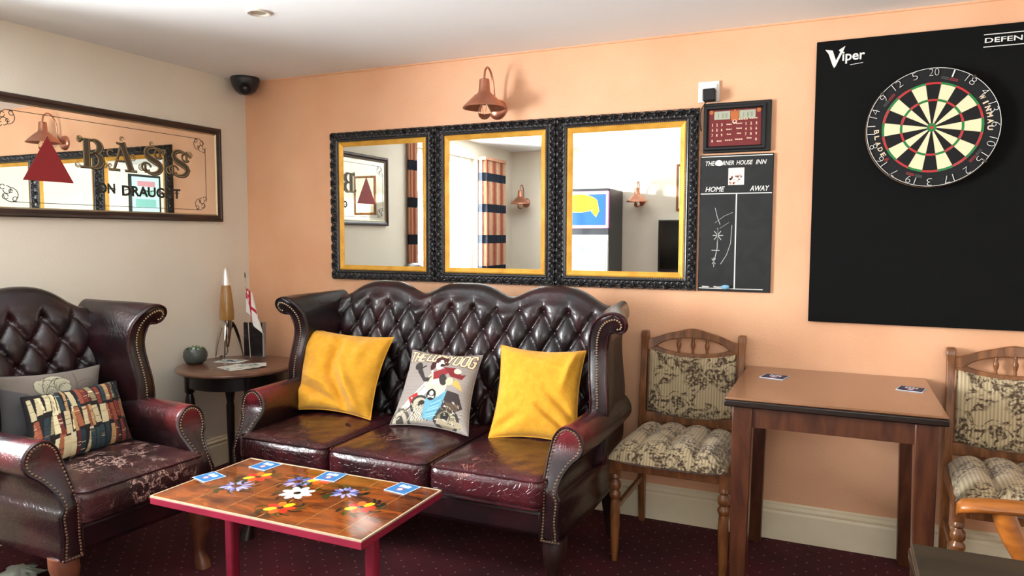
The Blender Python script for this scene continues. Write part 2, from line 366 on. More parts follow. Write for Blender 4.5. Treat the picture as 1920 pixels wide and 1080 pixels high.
# planes of writing: X right, Y up, Z out of the surface
def on_back(x, z, y=0.0): return Matrix(((1, 0, 0, x), (0, 0, -1, y), (0, 1, 0, z), (0, 0, 0, 1)))
def on_left(y, z, x=0.0): return Matrix(((0, 0, 1, x), (1, 0, 0, y), (0, 1, 0, z), (0, 0, 0, 1)))

# ---------------------------------------------------------------- canvas (painted cloth and tile patterns, stored per mesh point)
class Canvas:
    def __init__(s, w, h, bg=None):
        s.w, s.h = w, h; s.c = np.zeros((h, w, 4), np.float32)
        s.Y, s.X = np.mgrid[0:h, 0:w]; s.X = s.X / (w - 1); s.Y = s.Y / (h - 1)
        if bg is not None: s.c[..., :3] = lin(bg); s.c[..., 3] = 1
    def put(s, mask, col): s.c[mask, :3] = lin(col); s.c[mask, 3] = 1
    def poly(s, pts, col):
        ins = np.zeros(s.X.shape, bool); n = len(pts)
        for i in range(n):
            x0, y0 = pts[i]; x1, y1 = pts[(i + 1) % n]
            if y0 == y1: continue
            c = ((y0 > s.Y) != (y1 > s.Y)) & (s.X < (x1 - x0) * (s.Y - y0) / (y1 - y0) + x0); ins ^= c
        s.put(ins, col)
    def line(s, pts, w, col):
        m = np.zeros(s.X.shape, bool)
        for (x0, y0), (x1, y1) in zip(pts[:-1], pts[1:]):
            dx, dy = x1 - x0, y1 - y0; L2 = dx * dx + dy * dy + 1e-12
            t = np.clip(((s.X - x0) * dx + (s.Y - y0) * dy) / L2, 0, 1)
            m |= (s.X - x0 - t * dx) ** 2 + (s.Y - y0 - t * dy) ** 2 < (w / 2) ** 2
        s.put(m, col)
    def ell(s, cx, cy, rx, ry, col, rot=0):
        a = math.radians(rot); X = (s.X - cx) * math.cos(a) + (s.Y - cy) * math.sin(a); Y = -(s.X - cx) * math.sin(a) + (s.Y - cy) * math.cos(a)
        s.put((X / rx) ** 2 + (Y / ry) ** 2 < 1, col)
    def flat(s): return s.c.reshape(-1, 4)
STROKES = {'T': [[(0, 1), (1, 1)], [(.5, 1), (.5, 0)]], 'H': [[(0, 0), (0, 1)], [(1, 0), (1, 1)], [(0, .5), (1, .5)]],
           'E': [[(1, 1), (0, 1), (0, 0), (1, 0)], [(0, .5), (.8, .5)]], 'L': [[(0, 1), (0, 0), (1, 0)]], 'U': [[(0, 1), (0, .1), (.2, 0), (.8, 0), (1, .1), (1, 1)]],
           'C': [[(1, .8), (.8, 1), (.2, 1), (0, .85), (0, .15), (.2, 0), (.8, 0), (1, .2)]], 'K': [[(0, 0), (0, 1)], [(1, 1), (0, .45)], [(.25, .6), (1, 0)]],
           'Y': [[(0, 1), (.5, .5), (1, 1)], [(.5, .5), (.5, 0)]], 'D': [[(0, 0), (0, 1), (.7, 1), (1, .8), (1, .2), (.7, 0), (0, 0)]],
           'O': [[(.2, 0), (0, .15), (0, .85), (.2, 1), (.8, 1), (1, .85), (1, .15), (.8, 0), (.2, 0)]],
           'G': [[(1, .8), (.8, 1), (.2, 1), (0, .85), (0, .15), (.2, 0), (.8, 0), (1, .15), (1, .5), (.6, .5)]]}

# ================================================================ SETTING
def build_room():
    RX, RY = 5.0, -3.8
    b = MB(); b.box(-0.2, RX + 0.2, RY - 0.2, 0.2, -0.1, 0); struct(b.build('floor', M_CARPET, smooth=False))
    b = MB(); b.box(-0.2, RX + 0.2, RY - 0.2, 0.2, ROOM_H, ROOM_H + 0.1); struct(b.build('ceiling', M_CEIL, smooth=False))
    b = MB(); b.box(-0.2, RX + 0.2, 0, 0.2, 0, ROOM_H); struct(b.build('wall_back', M_WALL, smooth=False))
    b = MB(); b.box(RX, RX + 0.2, RY, 0, 0, ROOM_H); struct(b.build('wall_right', M_WALL_L, smooth=False))
    # left wall with a window opening
    wy0, wy1, wz0, wz1 = -3.0, -1.9, 0.85, 2.05
    b = MB(); b.box(-0.2, 0, wy1, 0, 0, ROOM_H); b.box(-0.2, 0, RY, wy0, 0, ROOM_H); b.box(-0.2, 0, wy0, wy1, 0, wz0); b.box(-0.2, 0, wy0, wy1, wz1, ROOM_H)
    struct(b.build('wall_left', M_WALL_L, smooth=False))
    # front wall (behind the camera) with an added, unseen opening for fill light
    fx0, fx1, fz0, fz1 = 2.9, 4.3, 0.9, 2.0
    b = MB(); b.box(0, fx0, RY - 0.2, RY, 0, ROOM_H); b.box(fx1, RX, RY - 0.2, RY, 0, ROOM_H); b.box(fx0, fx1, RY - 0.2, RY, 0, fz0); b.box(fx0, fx1, RY - 0.2, RY, fz1, ROOM_H)
    struct(b.build('wall_front', M_WALL_L, smooth=False))
    wf = mat('white_window_paint', '#f0efe9', 0.35)
    def window(name, P, u0, u1, z0, z1):
        """P maps (u along the wall, depth into the wall, z)"""
        b = MB(); b.X = P
        t = 0.045
        b.box(u0, u1, 0.06, 0.12, z0, z0 + t); b.box(u0, u1, 0.06, 0.12, z1 - t, z1); b.box(u0, u0 + t, 0.06, 0.12, z0 + t, z1 - t); b.box(u1 - t, u1, 0.06, 0.12, z0 + t, z1 - t)
        um = (u0 + u1) / 2; b.box(um - 0.02, um + 0.02, 0.07, 0.11, z0 + t, z1 - t)
        o = struct(b.build(name, wf, smooth=False, bevel=0.004))
        b = MB(); b.X = P; b.box(u0 + t, u1 - t, 0.088, 0.094, z0 + t, z1 - t); b.build('pane', M_WINGLASS, o, smooth=False)
        b = MB(); b.X = P; b.box(u0 - 0.03, u1 + 0.03, -0.04, 0.06, z0 - 0.03, z0); b.build('window_sill', wf, o, smooth=False, bevel=0.006)
    window('window_1', Matrix(((0, -1, 0, 0), (1, 0, 0, 0), (0, 0, 1, 0), (0, 0, 0, 1))), wy0, wy1, wz0, wz1)
    window('added_fill_window', Matrix(((1, 0, 0, 0), (0, -1, 0, RY), (0, 0, 1, 0), (0, 0, 0, 1))), fx0, fx1, fz0, fz1)  # made-up window, put in only to carry the fill light
    # moulded skirting boards
    prof = [(0, 0), (0.020, 0), (0.020, 0.118), (0.017, 0.124), (0.012, 0.127), (0.017, 0.132), (0.018, 0.139), (0.013, 0.146), (0.009, 0.149), (0.010, 0.156), (0.006, 0.162), (0, 0.162)]
    b = MB(); b.loft([[(x, -d, z) for d, z in prof] for x in (0.0, RX)]); struct(b.build('baseboard_back', M_BASE, angle=25))
    b = MB(); b.loft([[(d, y, z) for d, z in prof] for y in (RY, -0.02)]); struct(b.build('baseboard_left', M_BASE, angle=25))
    # hairline bead of paint where the ceiling meets the wall
    b = MB(); b.tube([(0, -0.001, ROOM_H - 0.003), (RX, -0.001, ROOM_H - 0.003)], 0.006, 6); struct(b.build('trim_1', M_WALL))
build_room()

# ================================================================ WING SEATING
def inset(poly, d):
    n = len(poly); out = []
    A = sum(poly[i][0] * poly[(i + 1) % n][1] - poly[(i + 1) % n][0] * poly[i][1] for i in range(n)); sg = 1 if A > 0 else -1
    for i in range(n):
        a, b = poly[i - 1], poly[(i + 1) % n]; dx, dy = b[0] - a[0], b[1] - a[1]; l = math.hypot(dx, dy) or 1
        out.append((poly[i][0] - dy / l * d * sg, poly[i][1] + dx / l * d * sg))
    return out
def resample(pts, step):
    out = [pts[0]]; acc = 0
    for a, b in zip(pts[:-1], pts[1:]):
        l = math.dist(a, b)
        while acc + l >= step:
            t = (step - acc) / l; a = tuple(a[i] + (b[i] - a[i]) * t for i in range(len(a))); out.append(a); l = math.dist(a, b); acc = 0
        acc += l
    return out

def face_strip(b, poly, yfun, sd, x0, crown=.004, rows=44, cols=7):
    """padded front face spanning an outline row by row"""
    zs = [p[1] for p in poly]; za, zb = min(zs) + 1e-4, max(zs) - 1e-4; vs = []; n = len(poly)
    for i in range(rows):
        z = za + (zb - za) * i / (rows - 1); xs = []
        for k in range(n):
            (xa, z0_), (xb, z1_) = poly[k], poly[(k + 1) % n]
            if (z0_ > z) != (z1_ > z): xs.append(xa + (xb - xa) * (z - z0_) / (z1_ - z0_))
        a, c = min(xs), max(xs)
        for j in range(cols):
            t = j / (cols - 1); vs.append((sd * (x0 + a + (c - a) * t), yfun(z) - crown * (1 - (2 * t - 1) ** 2), z))
    b.add(vs, [(i * cols + j, i * cols + j + 1, (i + 1) * cols + j + 1, (i + 1) * cols + j) for i in range(rows - 1) for j in range(cols - 1)])

def wing_seat(name, label, cat, n, cw, loc, rotz, seat_mat, group):
    T = thing(name, label, cat, loc, rotz, group)
    SH = Matrix.Translation((0, 0.55, 0))             # model is laid out with y=0 at the wall behind it
    hi = n * cw / 2                                    # half the inner seat width
    def mb(): b = MB(); b.X = SH; return b
    # ---- back, deep buttoned
    hb = hi + 0.0; bx = 0.114 if n > 1 else 0.125; nb = round(2 * hb / bx); bx = 2 * hb / nb; bz = 0.092; z1 = 0.975
    def crest(x):
        t = ((x + hi) / cw) % 1.0; t = 2 * t - 1
        if abs(x) >= hi: t = 1
        s = 0.5 * (1 + math.cos(PI * min(1, abs(t) ** 1.7)))
        amp = 0.055 if n > 1 else 0.075; e = 0.022 * ss(abs(x), hi - cw / 2, hi)
        return (1.034 if n > 1 else 1.028) + amp * s - e
    def yfront(z): return -0.425 + (z - 0.45) * 0.2
    def tuft(x, z):
        p = x / bx - (z1 - z) / (2 * bz) ; q = x / bx + (z1 - z) / (2 * bz)
        off = 0.5 if nb % 2 == 0 else 0.0; p += off; q += off
        if z > z1:
            h = abs(math.sin(PI * (x / bx + off))) ** 0.55; k = ss(z, z1, z1 + 0.07)
            h0 = h * 0.9
            d = math.hypot(((x / bx + off + 0.5) % 1 - 0.5) * bx, z - z1)
            return (h0 * (1 - k) + 0.75 * k) * 0.034 - 0.012 * math.exp(-(d / 0.014) ** 2)
        sp, sq = abs(math.sin(PI * p)), abs(math.sin(PI * q))
        h = (sp * sq) ** 0.42 * 0.8 + 0.2 * min(sp, sq) ** 0.3
        dp, dq = (p + .5) % 1 - .5, (q + .5) % 1 - .5
        d = math.hypot((dp + dq) / 2 * bx, (dq - dp) * bz)
        return h * 0.034 - 0.016 * math.exp(-(d / 0.013) ** 2)
    nx = int(2 * hb / 0.0068); zlo = 0.40
    prof_n = 118
    def backpt(u, v):
        x = -hb + 2 * hb * u; c = crest(x); r = 0.048
        if v < 0.78:
            z = zlo + (c - r - zlo) * (v / 0.78); y = yfront(z); fade = 1 - 0.75 * ss(z, c - r - 0.04, c - r)
            return (x, y - tuft(x, z) * (0.3 + 0.7 * fade if z > c - r - 0.04 else 1), z)
        if v < 0.92:
            a = PI * (v - 0.78) / 0.14; z = c - r + r * math.sin(a); t0 = tuft(x, c - r) * 0.3
            y = yfront(c - r) + r - (r + t0 * max(0, math.cos(a))) * math.cos(a)
            return (x, y, z)
        k = (v - 0.92) / 0.08; z = c - r - (c - r - 0.26) * k
        return (x, yfront(c - r) + 2 * r - 0.03 * k, z)
    b = mb(); b.grid(backpt, nx, prof_n)
    B = b.build('backrest', LEATHER, T, angle=80)
    row = 0; b = MB(); b.ball((0, 0, 0), 0.0095, 10, 6, 0, (1, 0.6, 1)); but = None
    z = z1
    while z > 0.5:
        k0 = (row % 2) * 0.5; off = 0.5 if nb % 2 == 0 else 0.0
        for i in range(-nb, nb + 1):
            x = (i + k0 - off) * bx
            if abs(x) < hb - 0.02:
                if but is None: but = b.build('upholstery_button', LEATHER_PIPE, B); q = but
                else: q = but.copy(); COL.objects.link(q); q.parent = B
                q.location = (x, yfront(z) + 0.007 + 0.55, z)
        row += 1; z = z1 - row * bz
    # ---- wings
    for sd in (-1, 1):
        ol = spline([(-.035, .42), (-.033, .55), (-.026, .66), (-.036, .76), (-.044, .86), (-.036, .93), (-.012, .98), (.030, 1.012), (.075, 1.020), (.108, 1.006), (.122, .975), (.110, .943),
                     (.082, .930), (.058, .938), (.046, .915), (.036, .86), (.042, .76), (.052, .66), (.048, .55), (.040, .42)], 4, True)
        x0 = hi + 0.045
        def yf(z): return -0.600 + 0.035 * math.exp(-((z - 0.86) / 0.11) ** 2) - 0.012 * ss(z, 0.93, 1.0)
        def sec(ins, dy, k, pull=0.0):
            q = inset(ol, ins) if ins else ol; r = []
            for x, zz in q:
                xx = x
                if zz > 0.9 or x > 0.06: xx = x * (1 - 0.45 * k); zz = zz + 0.012 * k
                y = yf(zz) * (1 - k) + (-0.33) * k + dy
                r.append((sd * (x0 + xx - 0.035 * k - pull), y, zz))
            return r
        b = mb(); b.loft([sec(0.010, -0.010, 0), sec(0.004, -0.007, 0), sec(0, 0.0, 0), sec(0, 0.01, 0), sec(-0.002, 0, 0.25), sec(-0.002, 0, 0.5), sec(0, 0, 0.75), sec(0, 0.09, 1.0)], 0, True, False, True)
        face_strip(b, inset(ol, 0.010), lambda z: yf(z) - .010, sd, x0)
        Wg = b.build('wing', LEATHER, T, angle=50)
        b = mb(); fr = sec(0.006, -0.011, 0); b.tube(fr, 0.0035, 6, closed=True); b.build('piping', LEATHER_PIPE, Wg)
        mid = spline([(.004, .56), (.010, .66), (.002, .76), (-.006, .86), (.004, .93), (.034, .975), (.075, .992), (.098, .978), (.096, .957), (.078, .952)], 8)
        b = mb()
        for x, zz in resample(mid, 0.0105): b.ball((sd * (x0 + x), yf(zz) - 0.0150, zz), 0.0046, 6, 4, 0, (1, .7, 1))
        b.build('nailhead_trim', M_NAIL, Wg)
    # ---- arms with side panels
    for sd in (-1, 1):
        ol = spline([(0, .25), (0, .33), (0, .42), (-.001, .48), (-.008, .535), (.000, .590), (.028, .628), (.066, .637), (.102, .617), (.120, .577), (.114, .540), (.088, .512), (.068, .475), (.062, .43), (.072, .40), (.066, .33), (.066, .25)], 4, True)
        ol = [(x, max(z, .25)) for x, z in ol]
        x0 = hi - 0.022
        def ya(z): return -1.0 + 0.11 * ss(z, 0.42, 0.58) - 0.0 * z
        def sec(ins, dy, k, yb=-0.26):
            q = inset(ol, ins) if ins else ol; r = []
            for x, zz in q:
                y = ya(zz) * (1 - k) + yb * k + dy; r.append((sd * (x0 + x + 0.012 * math.sin(PI * k)), y, zz))
            return r
        b = mb(); b.loft([sec(0.009, -0.008, 0), sec(0.003, -0.006, 0), sec(0, 0.0, 0), sec(0, 0.01, 0), sec(0, 0, 0.25), sec(0, 0, 0.5), sec(0, 0, 0.75), sec(0, 0, 1)], 0, True, False, True)
        face_strip(b, inset(ol, 0.009), lambda z: ya(z) - .008, sd, x0)
        A = b.build('arm', LEATHER_ARM, T, angle=50)
        q = inset(ol, 0.013); k = max(range(len(q)), key=lambda i: -abs(q[i][1] - .25) - (10 if q[i][0] < .03 else 0))
        k0 = min(range(len(q)), key=lambda i: math.hypot(q[i][0] - .013, q[i][1] - .27)); k1 = min(range(len(q)), key=lambda i: math.hypot(q[i][0] - .062, q[i][1] - .27))
        path = [q[i] for i in (range(k0, k1 + 1) if k0 < k1 else range(k1, k0 + 1))]
        b = mb()
        for x, zz in resample(path, 0.0108): b.ball((sd * (x0 + x), ya(zz) - 0.0115, zz), 0.0047, 6, 4, 0, (1, .7, 1))
        for i in range(7): b.ball((sd * (x0 + 0.006 + i * 0.0105), -1.0115, .258), 0.0047, 6, 4, 0, (1, .7, 1))
        b.build('nailhead_trim', M_NAIL, A)
        b = mb(); b.tube(sec(0.004, -0.010, 0), 0.0032, 6, closed=True); b.build('piping', LEATHER, A)
    # ---- seat rail and outside back
    b = mb(); b.box(-hi + 0.02, hi - 0.02, -0.985, -0.30, 0.25, 0.355); b.build('seat_rail', LEATHER, T, bevel=0.02, seg=4)
    b = mb(); b.tube([(-hi + 0.02, -0.986, 0.352), (hi - 0.02, -0.986, 0.352)], 0.004, 6); b.build('piping', LEATHER_PIPE, T)
    # ---- seat cushions
    for i in range(n):
        cx = -hi + cw * (i + .5); w = cw / 2 - 0.004; r = 0.036; yA, yB = -1.035, -0.44; cy = (yA + yB) / 2; hd = (yB - yA) / 2; zc = 0.418; hh = 0.060
        N = 26
        def cub(ax, sg):
            def fn(u, v):
                a, c = 2 * u - 1, 2 * v - 1
                a = math.copysign(abs(a) ** 0.8, a); c = math.copysign(abs(c) ** 0.8, c)
                p = [0, 0, 0]; o = [k for k in range(3) if k != ax]; p[ax] = sg; p[o[0]] = a; p[o[1]] = c
                P = (p[0] * w, p[1] * hd, p[2] * hh); I = [max(-(h - r), min(h - r, P[k])) for k, h in enumerate((w, hd, hh))]
                D = Vector([P[k] - I[k] for k in range(3)]); 
                if D.length > 1e-9: D.normalize()
                x, y, zz = [I[k] + r * D[k] for k in range(3)]
                nx_, ny_ = x / w, y / hd; wr = 0.003 * math.sin(17 * nx_ + 5 * i + 3 * math.sin(6 * ny_)) * math.sin(9 * ny_ + 2 * i)
                zz += (0.022 * (1 - nx_ ** 2) * (1 - ny_ ** 2) + wr * (1 - nx_ ** 4)) * max(0, zz / hh)
                y -= 0.012 * (1 - nx_ ** 2) * (1 - (zz / hh) ** 2) if y < -hd * .8 else 0
                return (cx + x, cy + y, zc + zz)
            return fn
        b = mb()
        for ax in range(3):
            for sg in (-1, 1): b.grid(cub(ax, sg), N, N)
        o = b.build('seat_cushion', seat_mat, T, angle=180)
        md = o.modifiers.new('weld', 'WELD'); md.merge_threshold = 0.0004
        b = mb()
        for zz in (zc + hh - 0.010, zc - hh + 0.012):
            pts = []
            for (sx, sy, a0) in ((1, -1, -90), (1, 1, 0), (-1, 1, 90), (-1, -1, 180)):
                for t in range(5):
                    a = math.radians(a0 + 22.5 * t); pts.append((cx + sx * (w - r) + (r - 0.004) * math.cos(a), cy + sy * (hd - r) + (r - 0.004) * math.sin(a), zz))
            # follow the bulge of the cushion front
            pts = [(x, y - (0.006 * (1 - ((x - cx) / w) ** 2) if y < cy else 0), z_) for x, y, z_ in pts]
            b.tube(pts, 0.0042, 6, closed=True)
        b.build('piping', LEATHER_PIPE, o)
    # ---- legs
    for sd in (-1, 1):
        b = mb(); x = sd * (hi + 0.015); secs = []
        for zz, yo, wx, wy in ((.255, -.955, .040, .040), (.215, -.962, .040, .044), (.17, -.968, .032, .036), (.11, -.955, .022, .022), (.06, -.955, .018, .018), (.03, -.968, .024, .026), (.0, -.972, .026, .030)):
            secs.append([(x + sd * (0.0) + wx * math.copysign(abs(math.cos(a)) ** .6, math.cos(a)), yo + wy * math.copysign(abs(math.sin(a)) ** .6, math.sin(a)), zz) for a in [2 * PI * (k + .5) / 12 for k in range(12)]])
        b.loft(secs); b.build('leg', mat('dark_leg_wood', '#1f1413', 0.35, col2='#33201d', nscale=9, coat=.3) if n > 1 else mat('worn_leg_wood', '#4f2a1c', 0.35, col2='#7c4a34', nscale=9, coat=.3), T, angle=60)
        b = mb(); b.loft([[(x + a * s_, -.33 + c * s_ + y_, zz) for a, c in ((-1, -1), (1, -1), (1, 1), (-1, 1))] for zz, s_, y_ in ((.26, .028, 0), (0, .018, .06))]); b.build('leg', mat('dark_leg_wood', '#1f1413', 0.35, col2='#33201d', nscale=9, coat=.3), T, bevel=0.004)
    return T

sofa = wing_seat('wing_sofa', 'dark oxblood buttoned leather three-seat wing sofa against the peach wall', 'sofa', 3, 0.463, (1.613, -0.55, 0), 0.0, LEATHER_SEAT, None)
_t = MB(); _t.ball((0, 0, 0), .016, 16, 6, 0, (1.0, .55, .10)); _t.ball((.008, .001, .0012), .006, 8, 5, 1, (1.2, .5, .2))
_cush = [o for o in COL.objects if o.parent == sofa and o.name.startswith('seat_cushion')][0]
_t = _t.build('split_in_leather', [mat('dark_split', '#080506', .9), mat('split_lining', '#8a2e2e', .8)], _cush, loc=(1.284 - 1.613, -.755 + .55, .4955))
armchair = wing_seat('wing_armchair', 'dark oxblood buttoned leather wing armchair with one cracked seat cushion beside the pale wall', 'armchair', 1, 0.50, (0.51, -1.49, 0), PI / 2 - 0.05, LEATHER_WORN, None)

# ================================================================ SCATTER CUSHIONS
def pillow(name, label, corners, thick, material, paint=None, N=60, M=60, pinch=0.05, seed=0, wrinkle=0.006, group=None, seam=None, folds=()):
    """corners: bottom-left, bottom-right, top-right, top-left seen from the front"""
    BL, BR, TR, TL = [Vector(c) for c in corners]; c0 = (BL + BR + TR + TL) / 4
    nrm = (BR - BL).cross(TL - BL).normalized(); rnd = random.Random(seed)
    ph = [rnd.uniform(0, 6.28) for _ in range(8)]
    def base(u, v):
        U, V = 2 * u - 1, 2 * v - 1
        uu = u - pinch * U * (1 - V * V) * abs(U) ** 1.5; vv = v - pinch * V * (1 - U * U) * abs(V) ** 1.5
        return BL * (1 - uu) * (1 - vv) + BR * uu * (1 - vv) + TR * uu * vv + TL * (1 - uu) * vv
    def th(u, v):
        U, V = abs(2 * u - 1), abs(2 * v - 1)
        h = (max(0, 1 - U ** 2.6) * max(0, 1 - V ** 2.6)) ** 0.5
        e = h * (1 - h) * 4
        w = wrinkle * (math.sin(7 * u + 5 * v + ph[0]) * .7 + math.sin(13 * u - 9 * v + ph[1] + 2 * math.sin(4 * v + ph[2])) * .5 + math.sin(22 * v + 6 * u + ph[3]) * .25) * (0.4 * h + .6 * e)
        for (a0, b0, a1, b1, dep, wd) in folds:
            dx, dy = a1 - a0, b1 - b0; t = min(1, max(0, ((u - a0) * dx + (v - b0) * dy) / (dx * dx + dy * dy)))
            d = math.hypot(u - a0 - t * dx, v - b0 - t * dy); w += 1.7 * dep * math.exp(-(d / wd) ** 2) * math.sin(PI * (.12 + .76 * t)) * min(1, h * 2.5)
        return thick * h + w
    def front(u, v): p = base(u, v) + nrm * th(u, v); return p - c0
    def back(u, v): p = base(u, v) - nrm * th(u, v) * 0.7; return p - c0
    b = MB(); b.grid(front, N, M); b.grid(back, max(N // 3, 12), max(M // 3, 12))
    if paint is not None: b.paint = paint.flat()
    o = b.build(name, material, None, angle=180, loc=c0)
    tag(o, label, 'cushion', group)
    ring = [base(i / 24, 0) for i in range(24)] + [base(1, i / 24) for i in range(24)] + [base(1 - i / 24, 1) for i in range(24)] + [base(0, 1 - i / 24) for i in range(24)]
    b = MB(); b.tube([p - c0 for p in ring], 0.003, 5, closed=True); b.build('seam', seam or material, o)
    return o

pillow('scatter_cushion', 'plain mustard yellow cushion leaning at the left end of the sofa', [(.915, -.665, .500), (1.325, -.650, .492), (1.305, -.430, .832), (.835, -.500, .868)], .072, M_YELLOW, seed=3, wrinkle=.010, folds=((.50, .92, .45, .45, -.022, .06), (.45, .5, .72, .02, -.024, .055), (.56, .62, .86, .10, .016, .05), (.03, .30, .55, .12, -.016, .045), (.10, .42, .50, .30, .012, .05), (.80, .95, .72, .55, .012, .07)), group='scatter cushions on the sofa')
pillow('scatter_cushion', 'plain mustard yellow cushion leaning at the right end of the sofa beside the right arm', [(1.925, -.680, .490), (2.285, -.610, .485), (2.262, -.455, .838), (1.872, -.448, .836)], .066, M_YELLOW, seed=9, wrinkle=.006, folds=((.95, .05, .55, .32, -.014, .04), (.98, .22, .60, .50, -.008, .04), (.92, .95, .80, .55, .010, .05), (.05, .08, .35, .22, -.010, .05)), group='scatter cushions on the sofa')

def dog_canvas():
    n = 230; C = Canvas(n, n, '#9b928c')
    rnd = random.Random(4)
    for k in range(22):                                   # faint brick courses
        y = k / 22; C.line([(0, y), (1, y)], .004, '#8d847f')
    # motorcycle
    C.poly([(0.02, .02), (.14, .03), (.62, .62), (.56, .66)], '#d8d0bf'); C.line([(.05, .05), (.46, .60), (.42, .74)], .022, '#e3dccb')
    C.line([(.10, .03), (.30, .24), (.36, .26)], .02, '#4b4640')
    C.ell(.13, .02, .14, .15, '#55524c'); C.ell(.13, .02, .10, .11, '#b6ab97'); C.ell(.13, .02, .05, .06, '#4c4944')
    C.poly([(.2, .3), (.3, .38), (.37, .3), (.28, .18)], '#b42f2c')
    for x, y in ((.25, .3), (.3, .31), (.28, .25), (.32, .27)): C.ell(x, y, .012, .012, '#f0e0d0')
    C.ell(.38, .22, .13, .13, '#3c3a38'); C.ell(.38, .22, .10, .10, '#b9ae98'); C.ell(.40, .24, .05, .05, '#34302f')
    C.poly([(.28, .02), (.48, .02), (.52, .3), (.36, .2)], '#9c9483')
    for k in range(7): C.line([(.24 + .03 * k, .03), (.33 + .03 * k, .17)], .008, '#ded5c2')
    C.ell(.73, .10, .17, .14, '#3a3733'); C.ell(.74, .09, .12, .10, '#837962'); C.ell(.72, .12, .06, .06, '#2b2927')
    C.poly([(.6, .03), (.95, .03), (.93, .1), (.62, .09)], '#a79b82')
    # saddle, dark coat
    C.poly([(.64, .45), (.86, .42), (.93, .26), (.80, .18), (.62, .25)], '#3a3130')
    C.poly([(.74, .52), (.90, .46), (.84, .56), (.78, .60)], '#d8a858'); C.poly([(.7, .3), (.9, .3), (.86, .22), (.72, .2)], '#5c4a3c')
    # body
    C.poly([(.42, .62), (.60, .68), (.68, .52), (.66, .36), (.5, .34), (.38, .48)], '#d9ccb0')
    C.poly([(.46, .6), (.62, .62), (.60, .50), (.48, .50)], '#e6dabf')
    C.poly([(.22, .66), (.36, .52), (.42, .52), (.46, .62), (.42, .58), (.36, .58), (.27, .72)], '#3b3634')
    C.ell(.22, .73, .06, .055, '#3a3432'); C.line([(.27, .70), (.33, .74)], .02, '#2e2a29')
    C.poly([(.44, .33), (.56, .33), (.70, .45), (.66, .26), (.55, .05), (.42, .06)], '#6aa2b8')
    for k in range(8): C.line([(.45 + .012 * k, .07 + .03 * k), (.60 + .01 * k, .12 + .035 * k)], .008, '#3f7d97')
    C.ell(.5, .37, .062, .072, '#211e1e'); C.ell(.5, .39, .026, .03, '#e8e0cf'); C.line([(.47, .33), (.54, .35)], .012, '#e8e0cf')
    for k in range(170):                                  # engraved-looking detail over the machine
        x = rnd.uniform(.05, .92); y = rnd.uniform(.03, .30 if x > .55 else .16 + .4 * x * .8); a = rnd.uniform(0, 3.1); l = rnd.uniform(.01, .04)
        C.line([(x, y), (x + l * math.cos(a), y + l * math.sin(a))], rnd.uniform(.004, .009), rnd.choice(['#2c2927', '#3a3633', '#e6dcc6', '#cdbf9f', '#8d836e']))
    C.poly([(.44, .33), (.56, .33), (.68, .44), (.65, .28), (.55, .06), (.43, .07)], '#6aa2b8')
    for k in range(9): C.line([(.45 + .012 * k, .08 + .028 * k), (.59 + .008 * k, .12 + .033 * k)], .006, rnd.choice(['#3f7d97', '#a4cbd8']))
    C.ell(.5, .37, .062, .072, '#211e1e'); C.ell(.5, .39, .026, .03, '#e8e0cf'); C.line([(.46, .335), (.54, .355)], .010, '#e8e0cf'); C.line([(.46, .355), (.54, .335)], .010, '#e8e0cf')
    for k in range(30):
        x, y = rnd.uniform(.42, .66), rnd.uniform(.46, .62); C.line([(x, y), (x + rnd.uniform(-.02, .02), y - rnd.uniform(.01, .03))], .005, rnd.choice(['#a8946e', '#8f7d5e', '#f0e6cf']))
    # scarf streaming behind
    C.poly([(.46, .66), (.60, .72), (.66, .66), (.56, .58), (.48, .56)], '#8f2f31'); C.poly([(.58, .74), (.74, .74), (.84, .66), (.9, .68), (.86, .60), (.70, .62)], '#7c2629')
    C.ell(.78, .70, .05, .035, '#d8cdb8')
    C.ell(.61, .57, .05, .075, '#3c3433', 20); C.ell(.70, .56, .05, .05, '#c9bb9e')
    # head: dark ears, pale muzzle
    C.ell(.52, .82, .105, .085, '#4d2526'); C.ell(.44, .77, .04, .09, '#41201f', -12); C.ell(.60, .83, .035, .07, '#4a2524', 20)
    C.ell(.52, .78, .055, .085, '#efe6d2'); C.ell(.55, .765, .026, .026, '#231d1c'); C.ell(.49, .82, .012, .014, '#231d1c')
    # heading along the top
    def word(txt, x, y, cw, h, gap, slope):
        for ch in txt:
            if ch != ' ':
                for st in STROKES[ch]:
                    pts = [(x + p[0] * cw + p[1] * .02, y + (x - .05) * slope + p[1] * h) for p in st]
                    C.line(pts, .042, '#5d3128')
            x += cw + gap
        return
    def word2(txt, x, y, cw, h, gap, slope, col):
        for ch in txt:
            if ch != ' ':
                for st in STROKES[ch]:
                    C.line([(x + p[0] * cw + p[1] * .02, y + (x - .05) * slope + p[1] * h) for p in st], .024, col)
            x += cw + gap
    for f, a in ((word, ()), (word2, ('#ecd9b0',))):
        f('THE', .02, .815, .066, .140, .026, -.02, *a); f('LUCKY', .315, .82, .050, .125, .022, 0, *a); f('DOG', .69, .79, .068, .165, .030, .0, *a)
    # the dog's head overlaps the word
    C.ell(.52, .85, .075, .06, '#4d2526'); C.ell(.525, .80, .035, .06, '#efe6d2'); C.ell(.50, .83, .010, .012, '#231d1c'); C.ell(.55, .765, .026, .026, '#231d1c')
    return C
M_DOG = mat('printed_linen', '#a59c96', 0.9, attr=True, bump=0.35, bscale=220)
pillow('scatter_cushion', 'grey printed cushion with a dog riding a motorcycle in the middle of the sofa', [(1.462, -.700, .498), (1.845, -.706, .495), (1.785, -.452, .785), (1.422, -.448, .785)], .050, M_DOG, paint=dog_canvas(), N=230, M=230, seed=2, wrinkle=.004, group='scatter cushions on the sofa',
       seam=mat('seam_grey', '#8a817b', 0.9))

